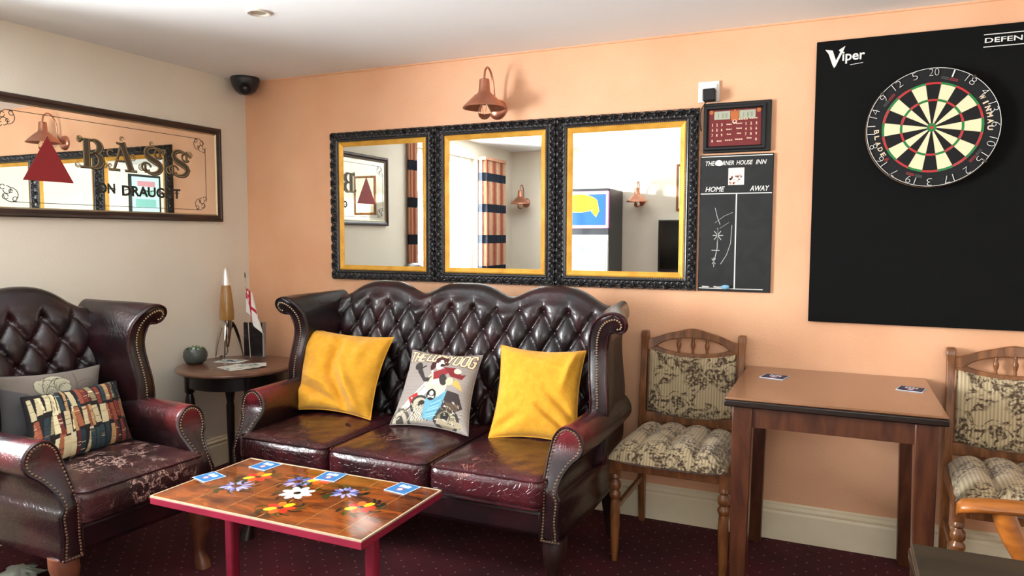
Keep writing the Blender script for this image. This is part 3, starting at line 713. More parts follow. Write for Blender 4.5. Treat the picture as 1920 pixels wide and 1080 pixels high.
def book_canvas():
    w, h = 220, 150; C = Canvas(w, h, '#171012'); rnd = random.Random(12)
    cols = ['#d8cda4', '#c9bd96', '#7c3328', '#8f4a33', '#2d3f46', '#3c2a26', '#b08a5e', '#5a2320', '#c0b18c', '#23353d', '#9d5c3e', '#1d1a1c', '#6d2a25', '#8a7d5e']
    rows = [(0.02, 0.33), (0.35, 0.64), (0.66, 0.98)]
    for r, (y0, y1) in enumerate(rows):
        x = 0.01 + rnd.random() * .01
        while x < 0.985:
            bw = rnd.uniform(.022, .062); lean = rnd.uniform(-.03, .03); c = rnd.choice(cols)
            if c in ('#d8cda4', '#c9bd96', '#c0b18c') and rnd.random() < .4: bw *= 1.4
            ya, yb = y0 + rnd.uniform(-.06, .02), y1 + rnd.uniform(-.06, .04)
            C.poly([(x, ya), (x + bw - .006, ya), (x + bw - .006 + lean, yb), (x + lean, yb)], c)
            for k in range(rnd.randint(0, 5)):
                yy = rnd.uniform(ya + .03, yb - .03); t = (yy - ya) / (yb - ya)
                C.line([(x + lean * t + .004, yy), (x + bw - .012 + lean * t, yy)], .006, rnd.choice(['#e0d6b4', '#2a1c1a', '#a5763f']))
            x += bw
    return C
M_BOOKS = mat('printed_book_spines_cloth', '#171012', 0.85, attr=True, bump=0.3, bscale=200)
pillow('scatter_cushion', 'small oblong cushion printed with rows of book spines in front on the armchair', [(.715, -1.755, .495), (.640, -1.305, .495), (.475, -1.245, .705), (.520, -1.655, .720)], .050, M_BOOKS, paint=book_canvas(), N=220, M=150, pinch=.03, seed=5, wrinkle=.003, group='scatter cushions on the armchair')
def flower_canvas():
    C = Canvas(150, 150, '#7d746c')
    rnd = random.Random(3)
    C.poly([(0, 0), (.45, 0), (.38, .55), (.2, .75), (0, .85)], '#5d5a5c')
    for (x, y, rx, ry, rot) in ((.40, .86, .10, .07, 30), (.47, .88, .10, .07, -5), (.35, .80, .07, .11, 20), (.41, .78, .06, .12, 5), (.48, .79, .07, .12, -15), (.54, .83, .08, .07, -30), (.56, .76, .06, .06, -40), (.43, .72, .05, .08, 0)):
        C.ell(x, y, rx + .006, ry + .006, '#5a544c', rot); C.ell(x, y, rx - .002, ry - .002, '#b7b39c', rot)
    for k in range(9): C.line([(.43, .66), (.32 + .035 * k, .86)], .004, '#6b665a')
    C.line(arc(.78, .70, .13, 0, 180), .01, '#6a625c'); C.line(arc(.78, .70, .08, 0, 180), .01, '#6f6761'); C.line([(.68, .95), (.68, .70)], .012, '#68605a')
    return C
M_FLOWERC = mat('grey_floral_cloth', '#7d746c', 0.9, attr=True, bump=0.3, bscale=200)
pillow('scatter_cushion', 'grey-brown cushion with a pale flower behind the book-spine cushion on the armchair', [(.500, -1.735, .49), (.46, -1.300, .48), (.405, -1.262, .772), (.435, -1.700, .800)], .050, M_FLOWERC, paint=flower_canvas(), N=150, M=150, seed=8, wrinkle=.004, group='scatter cushions on the armchair')

# ================================================================ COFFEE TABLE
def coffee_table():
    x0, x1, y0, y1, zt = 1.205, 2.030, -1.683, -1.243, 0.472
    T = thing('coffee_table', 'low red-legged coffee table with a glazed brown tiled flower top', 'table', ((x0 + x1) / 2, (y0 + y1) / 2, 0))
    L = Matrix.Translation((-(x0 + x1) / 2, -(y0 + y1) / 2, 0))
    red = mat('crimson_metal_paint', '#8c2338', 0.35, col2='#7a1b30', nscale=6, coat=0.2)
    b = MB(); b.X = L; b.box(x0, x1, y0, y1, .446, .4685); b.build('table_top', red, T, smooth=False, bevel=0.002)
    b = MB(); b.X = L; e = 0.005; z0, z1 = .4685, .4735
    b.box(x0, x1, y0, y0 + e, z0, z1); b.box(x0, x1, y1 - e, y1, z0, z1); b.box(x0, x0 + e, y0 + e, y1 - e, z0, z1); b.box(x1 - e, x1, y0 + e, y1 - e, z0, z1)
    b.build('edge_strip', mat('brass_edging', '#dcc7a8', 0.3, metal=0.4), T, smooth=False)
    w, h = 380, 210; C = Canvas(w, h)
    AX = (x1 - x0) / (y1 - y0)
    def pt(x, y): return ((x - x0 - e) / (x1 - x0 - 2 * e), (y - y0 - e) / (y1 - y0 - 2 * e))
    C.c[..., 3] = 0
    for k in range(1, 3): C.line([(0, k / 3), (1, k / 3)], .006, '#94602f')
    for k in range(1, 6): 
        m = np.abs(C.X - k / 5.6) < .0028; C.put(m, '#94602f')
    rnd = random.Random(5)
    def petal(cx, cy, a, r0, r1, wd, col):
        pts = []
        for t in np.linspace(0, 2 * PI, 14, endpoint=False):
            lx = (r0 + r1) / 2 + (r1 - r0) / 2 * math.cos(t); ly = wd * math.sin(t); pts.append(pt(cx + lx * math.cos(a) - ly * math.sin(a), cy + lx * math.sin(a) + ly * math.cos(a)))
        C.poly(pts, col)
    def stems(cx, cy, n, L):
        for i in range(n):
            a = rnd.uniform(0, 6.28); C.line([pt(cx + .02 * math.cos(a), cy + .02 * math.sin(a)), pt(cx + L * math.cos(a + .2), cy + L * math.sin(a + .2)), pt(cx + L * 1.25 * math.cos(a + .45), cy + L * 1.25 * math.sin(a + .45))], .014, rnd.choice(['#1c2415', '#120f0c', '#2c3a18']))
    def cornflower(cx, cy):
        stems(cx, cy, 12, .062)
        for i in range(19):
            a = i * 2 * PI / 19 + rnd.uniform(-.15, .15); petal(cx, cy, a, .014, rnd.uniform(.040, .060), .0052, rnd.choice(['#7077b4', '#8f93c4', '#5c63a4', '#a5a5cc']))
        for i in range(9):
            a = rnd.uniform(0, 6.28); r = rnd.uniform(0, .02); u, v = pt(cx + r * math.cos(a), cy + r * math.sin(a)); C.ell(u, v, .005, .009, '#1c1a2c')
    def poppy(cx, cy):
        stems(cx, cy, 11, .060)
        cols = ['#d93b1e', '#f0b322', '#e2651f', '#cf2a1e', '#f2c32e', '#e0521c', '#d2301c']
        for i in range(7): petal(cx, cy, i * 2 * PI / 7 + .3, .010, .050, .014, cols[i])
        u, v = pt(cx, cy); C.ell(u, v, .012, .022, '#33241a')
    def white(cx, cy):
        stems(cx, cy, 9, .062)
        for i in range(8): petal(cx, cy, i * 2 * PI / 8, .010, .058, .013, '#efe9df')
        u, v = pt(cx, cy); C.ell(u, v, .016, .030, '#14120f')
    cornflower(1.387, -1.495); poppy(1.385, -1.395); cornflower(1.545, -1.375); poppy(1.605, -1.325); white(1.615, -1.462); cornflower(1.755, -1.392); poppy(1.655, -1.585); poppy(1.878, -1.478)
    tile = mat('glazed_brown_tile', '#351406', 0.08, col2='#8a4416', nscale=5.5, ndist=2.8, stretch=(.6, 1.5, 1), lo=.32, hi=.62, attr=True, coat=0.3, bump=0.12, bscale=9)
    b = MB(); b.X = L; b.grid(lambda u, v: (x0 + e + (x1 - x0 - 2 * e) * u, y0 + e + (y1 - y0 - 2 * e) * v, .4725), w, h); b.paint = C.flat()
    b.box(x0 + e, x1 - e, y0 + e, y1 - e, .4686, .4715)
    b.build('tile_panel', tile, T, smooth=False)
    for x in (x0 + .122, x1 - .122):
        b = MB(); b.X = L; yc = (y0 + y1) / 2
        b.box(x - .018, x + .018, yc - .018, yc + .018, .02, .446); b.build('leg', red, T, bevel=0.008, seg=3)
        b = MB(); b.X = L; b.box(x - .02, x + .02, y0 + .05, y1 - .05, 0, .024); b.build('foot', red, T, bevel=0.006)
    b = MB(); b.X = L; b.box(x0 + .122, x1 - .122, (y0 + y1) / 2 - .015, (y0 + y1) / 2 + .015, .425, .446); b.build('stretcher', red, T, smooth=False)
coffee_table()

def beer_mat(corners, z, label, group, dark=False):
    """square card coaster: corners in order, printed motif"""
    c = [Vector((x, y, 0)) for x, y in corners]; ctr = sum(c, Vector()) / 4; ux = (c[1] - c[0]); a = math.atan2(ux.y, ux.x); s = ux.length
    o = MB(); blue = mat('coaster_dark_blue', '#1c2a4c', .6) if dark else mat('coaster_blue', '#2f6fa8', .6)
    h = s / 2; o.box(-h, h, -h, h, 0, .0016, 1); k = h * .93; o.box(-k, k, -k, k, .0016, .0019, 0)
    for i in range(4): o.box(-h * .5 + i * h * .26, -h * .5 + i * h * .26 + h * .19, h * .12, h * (.58 if i % 2 else .66), .0019, .0021, 1)
    o.prism(arc(0, -h * .3, h * .3, 0, 345, 23), .0019, .0021, 2); o.prism(arc(0, -h * .3, h * .2, 0, 345, 23), .0021, .0022, 1)
    ob = o.build('beer_mat', [blue, mat('coaster_white', '#d7e4ee', .6), mat('coaster_red', '#b04a5a', .6)], None, smooth=False)
    ob.location = (ctr.x, ctr.y, z); ob.rotation_euler = (0, 0, a); tag(ob, label, 'coaster', group)
for cs, lb in (([(1.190, -1.505), (1.268, -1.526), (1.287, -1.433), (1.200, -1.418)], 'blue beer mat on the left end of the tiled coffee table'),
               ([(1.285, -1.333), (1.368, -1.340), (1.362, -1.256), (1.282, -1.250)], 'blue beer mat at the back corner of the tiled coffee table nearest the armchair'),
               ([(1.584, -1.338), (1.668, -1.330), (1.645, -1.246), (1.560, -1.252)], 'blue beer mat covering part of an orange flower at the back of the coffee table'),
               ([(1.862, -1.322), (1.948, -1.334), (1.950, -1.250), (1.866, -1.242)], 'blue beer mat at the right end of the tiled coffee table near the sofa arm')):
    beer_mat(cs, .4735, lb, 'beer mats on the coffee table')

# ================================================================ ORNATE MIRRORS
def framed_mirror(x0, label):
    w, h, z0 = .665, .805, 1.068
    T = thing('framed_mirror', label, 'mirror', (x0 + w / 2, 0, z0 + h / 2), 0, 'ornate black and gold framed mirrors')
    fw = .054
    # carved moulding: running band of fanned leaves, mitred at the corners
    b = MB()
    def side(L, P):
        n = max(2, int(L / .0026)); m = 22; per = .050; cells = round(L / per); per = L / cells
        def fn(u, v):
            s_ = u * L; t = v * fw                       # t: 0 outer edge -> fw inner edge
            sm = min(max(s_, t), L - t)                  # mitre
            hgt = .016
            if v < .66:
                q = v / .66; a = ((sm / per) % 1 - .5) * 2; ax_, qx = a * per / 2 / .036, q - .02
                r = math.hypot(ax_, qx); th = math.atan2(ax_, qx + 1e-6); best = 0
                for k in (-2, -1, 0, 1, 2):
                    L_ = 1.0 - .13 * abs(k); dth = (th - k * .56) * r
                    best = max(best, math.exp(-(dth / (.085 + .05 * r)) ** 2) * math.sin(PI * min(1, max(0, r / L_))) ** .5 if r < L_ else 0)
                best = max(best, .9 * math.exp(-(math.hypot(abs(ax_) - .69, q - .80) / .13) ** 2), .8 * math.exp(-(math.hypot(abs(ax_) - .69, q - .30) / .10) ** 2), math.exp(-(r / .12) ** 2))
                hgt += -.002 + .015 * best + .003 * math.sin(PI * q)
            elif v < .72: hgt += .001
            else:
                q = (v - .72) / .28; hgt += .007 * math.sin(PI * q) ** .7 + (.002 if .2 < q < .4 else 0)
            if v == 0: hgt = 0
            return P(sm, t, hgt)
        b.grid(fn, n, m)
    side(w, lambda s_, t, d: (-w / 2 + s_, -d, h / 2 - t)); side(w, lambda s_, t, d: (-w / 2 + s_, -d, -h / 2 + t))
    side(h, lambda s_, t, d: (-w / 2 + t, -d, -h / 2 + s_)); side(h, lambda s_, t, d: (w / 2 - t, -d, -h / 2 + s_))
    b.box(-w / 2 + .001, w / 2 - .001, -.012, -.001, h / 2 - fw, h / 2 - .001); b.box(-w / 2 + .001, w / 2 - .001, -.012, -.001, -h / 2 + .001, -h / 2 + fw)
    b.box(-w / 2 + .001, -w / 2 + fw, -.012, -.001, -h / 2 + fw, h / 2 - fw); b.box(w / 2 - fw, w / 2 - .001, -.012, -.001, -h / 2 + fw, h / 2 - fw)
    F = b.build('frame', M_BLACKFRAME, T, angle=70)
    iw, ih = w / 2 - fw + .002, h / 2 - fw + .002
    b = MB()
    for (ax, az, bx_, bz_) in ((-iw, ih, iw, ih), (-iw, -ih, iw, -ih), (-iw, -ih, -iw, ih), (iw, -ih, iw, ih)):
        n = int(math.hypot(bx_ - ax, bz_ - az) / .0085)
        for i in range(n): b.ball((ax + (bx_ - ax) * i / n, -.0205, az + (bz_ - az) * i / n), .0034, 5, 3, 0)
    b.build('beading', M_BEAD, F)
    b = MB(); g = .026; gw, gh = iw - .002, ih - .002
    prof = [(0, .002), (0, .017), (.006, .020), (.014, .016), (g, .009), (g, .002)]
    secs = []
    for sx, sz in ((-1, -1), (1, -1), (1, 1), (-1, 1), (-1, -1)): secs.append([(sx * (gw - d), -y, sz * (gh - d)) for d, y in prof])
    b.loft(secs, 0, True, False, False); b.build('gilt_slip', M_GOLD, T, angle=30)
    b = MB(); b.box(-gw + g - .004, gw - g + .004, -.008, -.003, -gh + g - .004, gh - g + .004); b.build('mirror_glass', M_MIRROR, T, smooth=False)
framed_mirror(.626, 'ornate black and gold framed mirror at the left of the row, nearest the room corner')
framed_mirror(1.292, 'ornate framed mirror in the middle of the row, below the copper wall lamp')
framed_mirror(1.958, 'ornate black and gold framed mirror at the right of the row, beside the score chalkboard')

# ================================================================ ADVERTISING MIRROR on the left wall
def pub_mirror():
    y0, y1, z0, z1 = -1.455, -.208, 1.385, 1.902; yc, zc = (y0 + y1) / 2, (z0 + z1) / 2; w, h = (y1 - y0) / 2, (z1 - z0) / 2
    T = thing('pub_mirror', 'wide dark-framed advertising mirror with a red triangle hanging on the cream wall', 'mirror', (0, yc, zc))
    L = on_left(0, 0, 0)
    b = MB(); b.X = L; prof = [(0, 0), (0, .020), (.006, .026), (.016, .026), (.022, .020), (.034, .017), (.036, .004)]; secs = []
    for sx, sz in ((-1, -1), (1, -1), (1, 1), (-1, 1), (-1, -1)): secs.append([(sx * (w - d), sz * (h - d), q) for d, q in prof])
    b.loft(secs, 0, True, False, False); b.build('frame', M_DKWOOD, T, angle=35)
    b = MB(); b.X = L; secs = []
    for sx, sz in ((-1, -1), (1, -1), (1, 1), (-1, 1), (-1, -1)): secs.append([(sx * (w - d), sz * (h - d), q) for d, q in ((.034, .016), (.041, .010), (.041, .006), (.034, .006))])
    b.loft(secs, 0, True, False, False); b.build('inner_bead', mat('tarnished_silver_bead', '#b9a684', .3, metal=.7), T)
    b = MB(); b.X = L; b.box(-w + .036, w - .036, -h + .036, h - .036, .004, .010); b.build('mirror_glass', M_MIRROR, T, smooth=False)
    Z = .0102
    def Q(y, z): return (y - yc, z - zc)
    b = MB(); b.X = L; b.prism([Q(-1.185, 1.742), Q(-1.298, 1.544), Q(-1.072, 1.544)], Z, Z + .0006); b.build('red_triangle', mat('red_triangle_enamel', '#8e2226', .5), T, smooth=False)
    # ruled border with scrolled corners
    gold = mat('dull_gold_leaf', '#a08a62', .4, metal=.3); dark = mat('dark_engraved_line', '#2a241e', .5)
    b = MB(); b.X = L
    Y0, Y1, Z0, Z1 = -1.395, -.315, 1.448, 1.832; c = .045
    for p, q in (((Y0 + c, Z1), (Y1 - c, Z1)), ((Y0 + c, Z0), (Y1 - c, Z0)), ((Y0, Z0 + c), (Y0, Z1 - c)), ((Y1, Z0 + c), (Y1, Z1 - c))): b.ribbon([Q(*p), Q(*q)], .0026, .0006, Z)
    for sx, sz, X, Zc in ((1, 1, Y0, Z0), (-1, 1, Y1, Z0), (1, -1, Y0, Z1), (-1, -1, Y1, Z1)):
        for (r, a0, a1, ox, oz) in ((.030, 180, 450, .045, .030), (.016, 180, 460, .030, .050), (.012, 0, 330, .022, .022), (.010, 20, 320, .062, .012), (.010, 20, 320, .012, .062), (.007, 0, 330, .045, .045)):
            b.ribbon([Q(X + sx * (ox + p[0]), Zc + sz * (oz + p[1])) for p in arc(0, 0, r, a0, a1, 12)], .0026, .0006, Z)
    b.build('engraved_border', dark, T, smooth=False)
    # big shaded display letters
    def glyph(b, ch, x0, x1, y0_, y1_, mi, dz, grow=0.0):
        W_, H_ = x1 - x0, y1_ - y0_
        def R(pts, ws): b.ribbon([Q(x0 + p[0] * W_, y0_ + p[1] * H_) for p in pts], [max(.0012, q + grow) for q in ws] if isinstance(ws, list) else max(.0012, ws + grow), .0008, Z + dz, mi)
        if ch == 'B':
            R([(.30, .02), (.30, .98)], .030); R([(0, .975), (.62, .975)], .007); R([(0, .025), (.62, .025)], .007)
            R([(-.06, 1.05), (.02, .9), (.14, .98)], [.004, .010, .003])
            for cy, r, k in ((.745, .235, .33), (.265, .255, .38)):
                P = [(.55 + k * math.cos(math.radians(a)), cy + r * math.sin(math.radians(a))) for a in range(90, -91, -12)]; n = len(P)
                R(P, [.006 + .026 * math.sin(PI * i / (n - 1)) for i in range(n)])
            R([(.38, .50), (.62, .50)], .006)
        elif ch == 'A':
            R([(.20, .03), (.48, .98)], .008); R([(.50, 1.0), (.80, .03)], .030); R([(.30, .36), (.68, .36)], .006)
            R([(.02, .025), (.40, .025)], .008); R([(.58, .025), (1.0, .025)], .008); R([(.30, 1.0), (.48, .96), (.62, 1.02)], [.004, .010, .004])
        else:
            P = spline([(.84, .80), (.74, .93), (.50, .98), (.26, .92), (.18, .76), (.30, .61), (.55, .50), (.80, .38), (.88, .22), (.74, .06), (.48, .01), (.22, .06), (.10, .22)], 4); n = len(P)
            R(P, [.006 + .024 * max(0, math.sin(PI * (i / (n - 1))) ** 1.6) for i in range(n)])
            R([(.86, .98), (.84, .66)], .008); R([(.10, .38), (.12, .02)], .008)
            R([(q[0] * .22 + .82, q[1] * .16 + .76) for q in [(math.cos(t), math.sin(t)) for t in np.linspace(0, 5.5, 12)]], .006)
            R([(q[0] * .22 + .16, q[1] * .16 + .24) for q in [(math.cos(t), math.sin(t)) for t in np.linspace(0, 5.5, 12)]], .006)
    b = MB(); b.X = L
    for ch, a, c_ in (('B', -1.040, -.925), ('A', -.900, -.745), ('S', -.710, -.592), ('S', -.545, -.425)):
        glyph(b, ch, a + .003, c_ + .003, 1.619, 1.752, 0, 0, .004); glyph(b, ch, a, c_, 1.622, 1.756, 1, .0008, .0)
        glyph(b, ch, a, c_, 1.622, 1.756, 2, .0016, -.0085)
    for (cy_, cz_, r, a0, a1) in ((-1.035, 1.748, .014, 0, 300), (-1.048, 1.632, .012, 90, 380), (-.915, 1.640, .012, 180, 470), (-.885, 1.700, .016, 30, 300), (-.765, 1.690, .016, 200, 480), (-.888, 1.640, .010, 0, 300),
                                  (-.716, 1.648, .016, 90, 400), (-.590, 1.735, .014, 180, 500), (-.600, 1.650, .012, 0, 280), (-.552, 1.648, .018, 90, 400), (-.420, 1.738, .016, 180, 500), (-.430, 1.650, .012, 0, 280), (-.655, 1.768, .012, 0, 240), (-.820, 1.772, .012, 0, 240)):
        b.ribbon([Q(cy_ + p[0], cz_ + p[1]) for p in arc(0, 0, r, a0, a1, 12)], [.002 + .004 * math.sin(PI * i / 12) for i in range(13)], .0008, Z, 1)
        b.ribbon([Q(cy_ + p[0], cz_ + p[1]) for p in arc(0, 0, r * .5, a0 + 60, a1 + 90, 12)], .002, .0008, Z, 0)
    b.build('lettering', [dark, gold, mat('letter_shading', '#4a4236', .5)], T, smooth=False)
    b = MB(); b.X = L; o = (-yc, -zc)
    text(b, 'ON', -.954 + o[0], -.866 + o[0], 1.507 + o[1], 1.556 + o[1], 0, z=Z, h=.0008, bold=.03)
    text(b, 'DRAUGHT', -.829 + o[0], -.487 + o[0], 1.500 + o[1], 1.552 + o[1], 0, z=Z, h=.0008, bold=.03)
    for y in (-.94, -.905, -.878, -.80, -.76, -.70, -.655, -.61, -.56, -.51): b.ribbon([Q(y - .014, 1.5285), Q(y, 1.5335), Q(y + .014, 1.5285)], .004, .0009, Z)
    b.build('lettering', dark, T, smooth=False)
pub_mirror()

# ================================================================ COPPER WALL LAMPS
def wall_lamp(label, loc, rotz):
    T = thing('wall_lamp', label, 'lamp', loc, rotz, 'copper wall lamps')
    # local: wall at y=0, projects towards -y, origin at the plate centre
    b = MB(); b.X = Matrix(((1, 0, 0, 0), (0, 0, -1, 0), (0, 1, 0, 0), (0, 0, 0, 1)))
    b.lathe([(.001, .026), (.020, .025), (.036, .020), (.046, .012), (.050, .0)], 28); b.build('wall_plate', M_COPPER, T)
    b = MB(); P = spline([(0, -.02, .0), (.004, -.045, .04), (.002, -.055, .11), (0, -.075, .160), (0, -.108, .182), (0, -.138, .165), (0, -.147, .135), (0, -.148, .118)], 6)
    b.tube(P, .0052, 10); b.build('arm', M_COPPER, T)
    c = (0, -.148, 0); K = .92
    b = MB(); o_ = [(.001, .122), (.016, .122), (.024, .118), (.026, .085), (.031, .062), (.034, .058), (.042, .048), (.054, .043), (.058, .036), (.064, .033), (.080, .018), (.100, .0), (.112, -.012), (.113, -.016)]
    i_ = [(.110, -.0145), (.098, -.003), (.078, .013), (.062, .028), (.03, .045), (.022, .075), (.001, .08)]
    b.lathe([(r * K if r > .03 else r, z) for r, z in o_ + i_], 36, 0, c); b.build('lamp_shade', M_COPPER, T, angle=50)
    b = MB(); b.lathe([(.001, .045), (.017, .045), (.018, .012), (.014, .008), (.001, .008)], 20, 0, c); b.build('bulb_holder', M_FIL, T)
    b = MB(); b.lathe([(.012, .010), (.020, -.006), (.030, -.028), (.031, -.040), (.026, -.056), (.014, -.066), (.001, -.069)], 24, 0, c); B = b.build('bulb', M_BULB, T)
    b = MB(); b.tube([(-.008, -.148, .005), (-.006, -.148, -.03), (0, -.148, -.045), (.006, -.148, -.03), (.008, -.148, .005)], .0009, 5); b.build('filament', M_CHROME, B)
wall_lamp('copper wall lamp with a flared shade mounted above the middle ornate mirror', (1.640, 0, 1.932), 0)
wall_lamp('copper wall lamp reflected in the right ornate mirror', (1.40, -3.80, 1.66), PI)
wall_lamp('copper wall lamp reflected in the middle ornate mirror', (.165, -3.80, 1.66), PI)

# ================================================================ CEILING FITTINGS
def ceiling_things():
    T = thing('security_camera', 'small black dome security camera on the ceiling in the room corner', 'camera', (.098, -.098, ROOM_H))
    b = MB(); b.lathe([(.001, 0), (.078, 0), (.080, -.012), (.076, -.024), (.071, -.045), (.056, -.072), (.034, -.090), (.001, -.096)], 32); b.build('body', mat('charcoal_plastic', '#26282c', .35), T)
    b = MB(); ax = Vector((.60, -.62, -.50)).normalized(); q = ax.to_track_quat('Z', 'Y').to_matrix().to_4x4(); b.X = Matrix.Translation(Vector((0, 0, -.035)) + ax * .022) @ q
    b.lathe([(.034, .030), (.034, .048), (.029, .052), (.026, .046), (.001, .044)], 24); R_ = b.build('lens_ring', M_BLACKPL, T)
    b = MB(); b.X = Matrix.Translation(Vector((0, 0, -.035)) + ax * .022) @ q; b.lathe([(.018, .044), (.012, .052), (.001, .055)], 20); b.build('lens', mat('dark_lens_glass', '#07080a', .05, coat=1), R_)
    T = thing('ceiling_downlight', 'recessed chrome and white downlight in the ceiling', 'light', (1.053, -.992, ROOM_H))
    b = MB(); b.lathe([(.047, 0), (.048, -.003), (.044, -.007), (.035, -.006), (.030, -.001)], 32); b.build('trim_ring', mat('satin_nickel', '#e6e0d2', .35, metal=.3), T)
    b = MB(); b.lathe([(.030, -.0015), (.018, -.0008), (.001, -.0006)], 24); b.build('lamp_face', mat('downlight_reflector', '#a39a86', .3, metal=.2), T)
ceiling_things()

# ================================================================ SOCKET, SCORER, CHALKBOARD
def wall_kit():
    T = thing('wall_socket', 'white wall socket with a black plug-in adaptor above the dart scorer', 'socket', (2.661, 0, 1.938))
    b = MB(); b.X = on_back(0, 0); b.box(-.045, .045, -.045, .045, 0, .012); b.build('faceplate', M_WHITEPL, T, bevel=.004, seg=3)
    b = MB(); b.X = on_back(0, 0); b.box(.020, .036, .012, .030, .012, .017); b.build('switch', M_WHITEPL, T, bevel=.002)
    T2 = thing('power_adaptor', 'black power adaptor plugged into the white wall socket', 'adaptor', (2.668, -.012, 1.922))
    b = MB(); b.X = on_back(0, 0); b.box(-.026, .026, -.030, .022, 0, .045); b.build('body', M_BLACKPL, T2, bevel=.005, seg=3)
    b = MB(); P = spline([(2.664, -.042, 1.895), (2.650, -.044, 1.880), (2.634, -.040, 1.85), (2.631, -.034, 1.81), (2.633, -.026, 1.78), (2.634, -.016, 1.77)], 6)
    b.tube([(x - 2.668, y + .012, z - 1.922) for x, y, z in P], .0026, 7); b.build('cable', M_BLACKPL, T2)
    # electronic scorer
    x0, x1, z0, z1 = 2.642, 2.922, 1.672, 1.886; cx, cz = (x0 + x1) / 2, (z0 + z1) / 2
    T = thing('dart_scorer', 'electronic dart scorer with a red keypad in a black case', 'scoreboard', (cx, 0, cz))
    b = MB(); b.X = on_back(0, 0); w, h = (x1 - x0) / 2, (z1 - z0) / 2
    b.box(-w, w, -h, h, 0, .018); b.build('case', M_BLACKPL, T, bevel=.004)
    b = MB(); b.X = on_back(0, 0); prof = [(0, .018), (0, .030), (.004, .033), (.012, .033), (.018, .024), (.018, .018)]; secs = []
    wi, hi_ = w - .012, h - .012
    for sx, sz in ((-1, -1), (1, -1), (1, 1), (-1, 1), (-1, -1)): secs.append([(sx * (wi - d) - .008, sz * (hi_ - d) - .002, q) for d, q in prof])
    b.loft(secs, 0, True, False, False); b.build('bezel', M_BLACKPL, T, angle=30)
    b = MB(); b.X = on_back(0, 0); pw, ph = .108, .080; ox = -.008
    b.box(ox - pw, ox + pw, -ph, ph, .018, .022, 0)
    for sx in (-1, 1): b.box(ox + sx * .052 - .033, ox + sx * .052 + .033, .034, .069, .022, .0228, 1)
    for sx in (-1, 1):
        b.prism([(ox + sx * .098 + p[0], .066 + p[1]) for p in arc(0, 0, .009, 0, 345, 23)], .022, .0226, 2)
    b.prism([(ox + p[0] * 1.0, .040 + p[1]) for p in [(-.018, .010), (-.016, .034), (-.008, .026), (0, .037), (.008, .026), (.016, .034), (.018, .010), (.014, -.012), (0, -.022), (-.014, -.012)]], .022, .0226, 2)
    b.prism([(ox + p[0], .022 + p[1]) for p in arc(0, 0, .009, 0, 345, 23)], .0226, .0230, 3)
    b.prism([(ox + p[0], .024 + p[1]) for p in arc(0, 0, .005, 0, 345, 23)], .0230, .0233, 0)
    for sx in (-1, 1):                                  # LCD digits
        for k in range(3):
            xx = ox + sx * .052 + (k - 1) * .015
            b.box(xx - .001, xx + .001, .040, .060, .0228, .0231, 4)
            if k: b.box(xx + .004, xx + .006, .040, .060, .0228, .0231, 4)
    rows = ['123', '456', '789']
    for sx, xs in ((-1, (-.092, -.073, -.053)), (1, (.047, .068, .089))):
        for r in range(3):
            for k in range(3): text(b, rows[r][k], ox + xs[k] - .0032, ox + xs[k] + .0032, .006 - r * .022, .018 - r * .022, 3, z=.022, h=.0006, bold=.02)
    text(b, '0', ox - .0955, ox - .0888, -.062, -.050, 3, z=.022, h=.0006, bold=.02); text(b, '0', ox + .0858, ox + .0925, -.062, -.050, 3, z=.022, h=.0006, bold=.02)
    for x, z, ww in ((-.022, .012, .022), (.020, .014, .026), (-.022, -.009, .024), (.020, -.007, .024), (-.022, -.030, .018), (.020, -.028, .018), (-.062, -.057, .020), (-.022, -.055, .032), (.020, -.053, .032), (.062, -.050, .020), (.036, .031, .040), (.078, .033, .034)):
        for k in range(4): b.box(ox + x - ww / 2 + k * ww / 4, ox + x - ww / 2 + (k + .75) * ww / 4, z - .0022, z + .0022 + (.001 if k == 0 else 0), .022, .0225, 3)
    b.build('keypad', [mat('red_keypad', '#6e1a1c', .4), mat('lcd_grey', '#a9ad98', .25), mat('orange_print', '#b8632e', .5), mat('cream_print', '#e6cdb0', .5), mat('lcd_digit', '#6f7565', .4)], T, smooth=False)
    # chalkboard
    x0, x1, z0, z1 = 2.632, 2.936, 1.070, 1.664; cx, cz = (x0 + x1) / 2, (z0 + z1) / 2; w, h = (x1 - x0) / 2, (z1 - z0) / 2
    T = thing('score_chalkboard', 'black scoring chalkboard headed HOME and AWAY hanging below the dart scorer', 'chalkboard', (cx, 0, cz))
    b = MB(); b.X = on_back(0, 0); b.box(-w, w, -h, h, 0, .012); b.build('board', mat('smeared_chalkboard', '#0e1011', .55, col2='#202224', nscale=7, ndist=1.5, lo=.4, hi=.8), T, smooth=False, bevel=.002)
    b = MB(); b.X = on_back(-cx, -cz); wp = .0125
    b.box(x0 + .004, x1 - .004, 1.6550, 1.6585, .012, wp); b.box(x0 + .004, x1 - .004, 1.4945, 1.4985, .012, wp); b.box(2.7855, 2.7905, 1.085, 1.4945, .012, wp); b.box(x0 + .004, x1 - .03, 1.0815, 1.0845, .012, wp)
    for wd, a, c_ in (('THE', 2.655, 2.695), ('RNER', 2.727, 2.774), ('HOUSE', 2.784, 2.852), ('INN', 2.864, 2.908)): text(b, wd, a, c_, 1.6185, 1.6375, z=.012, h=.0005, bold=.012, shear=.25)
    text(b, 'HOME', 2.656, 2.738, 1.505, 1.5275, z=.012, h=.0005, bold=.015, shear=.25); text(b, 'AWAY', 2.842, 2.922, 1.505, 1.5275, z=.012, h=.0005, bold=.015, shear=.25)
    b.prism([(2.712 + p[0], 1.628 + p[1]) for p in [(-.016, -.008), (-.017, .004), (-.009, .012), (.002, .014), (.012, .009), (.017, -.002), (.012, -.010), (0, -.012)]], .012, .0126)
    b.build('lettering', mat('white_paint_lines', '#e8e6e0', .6), T, smooth=False)
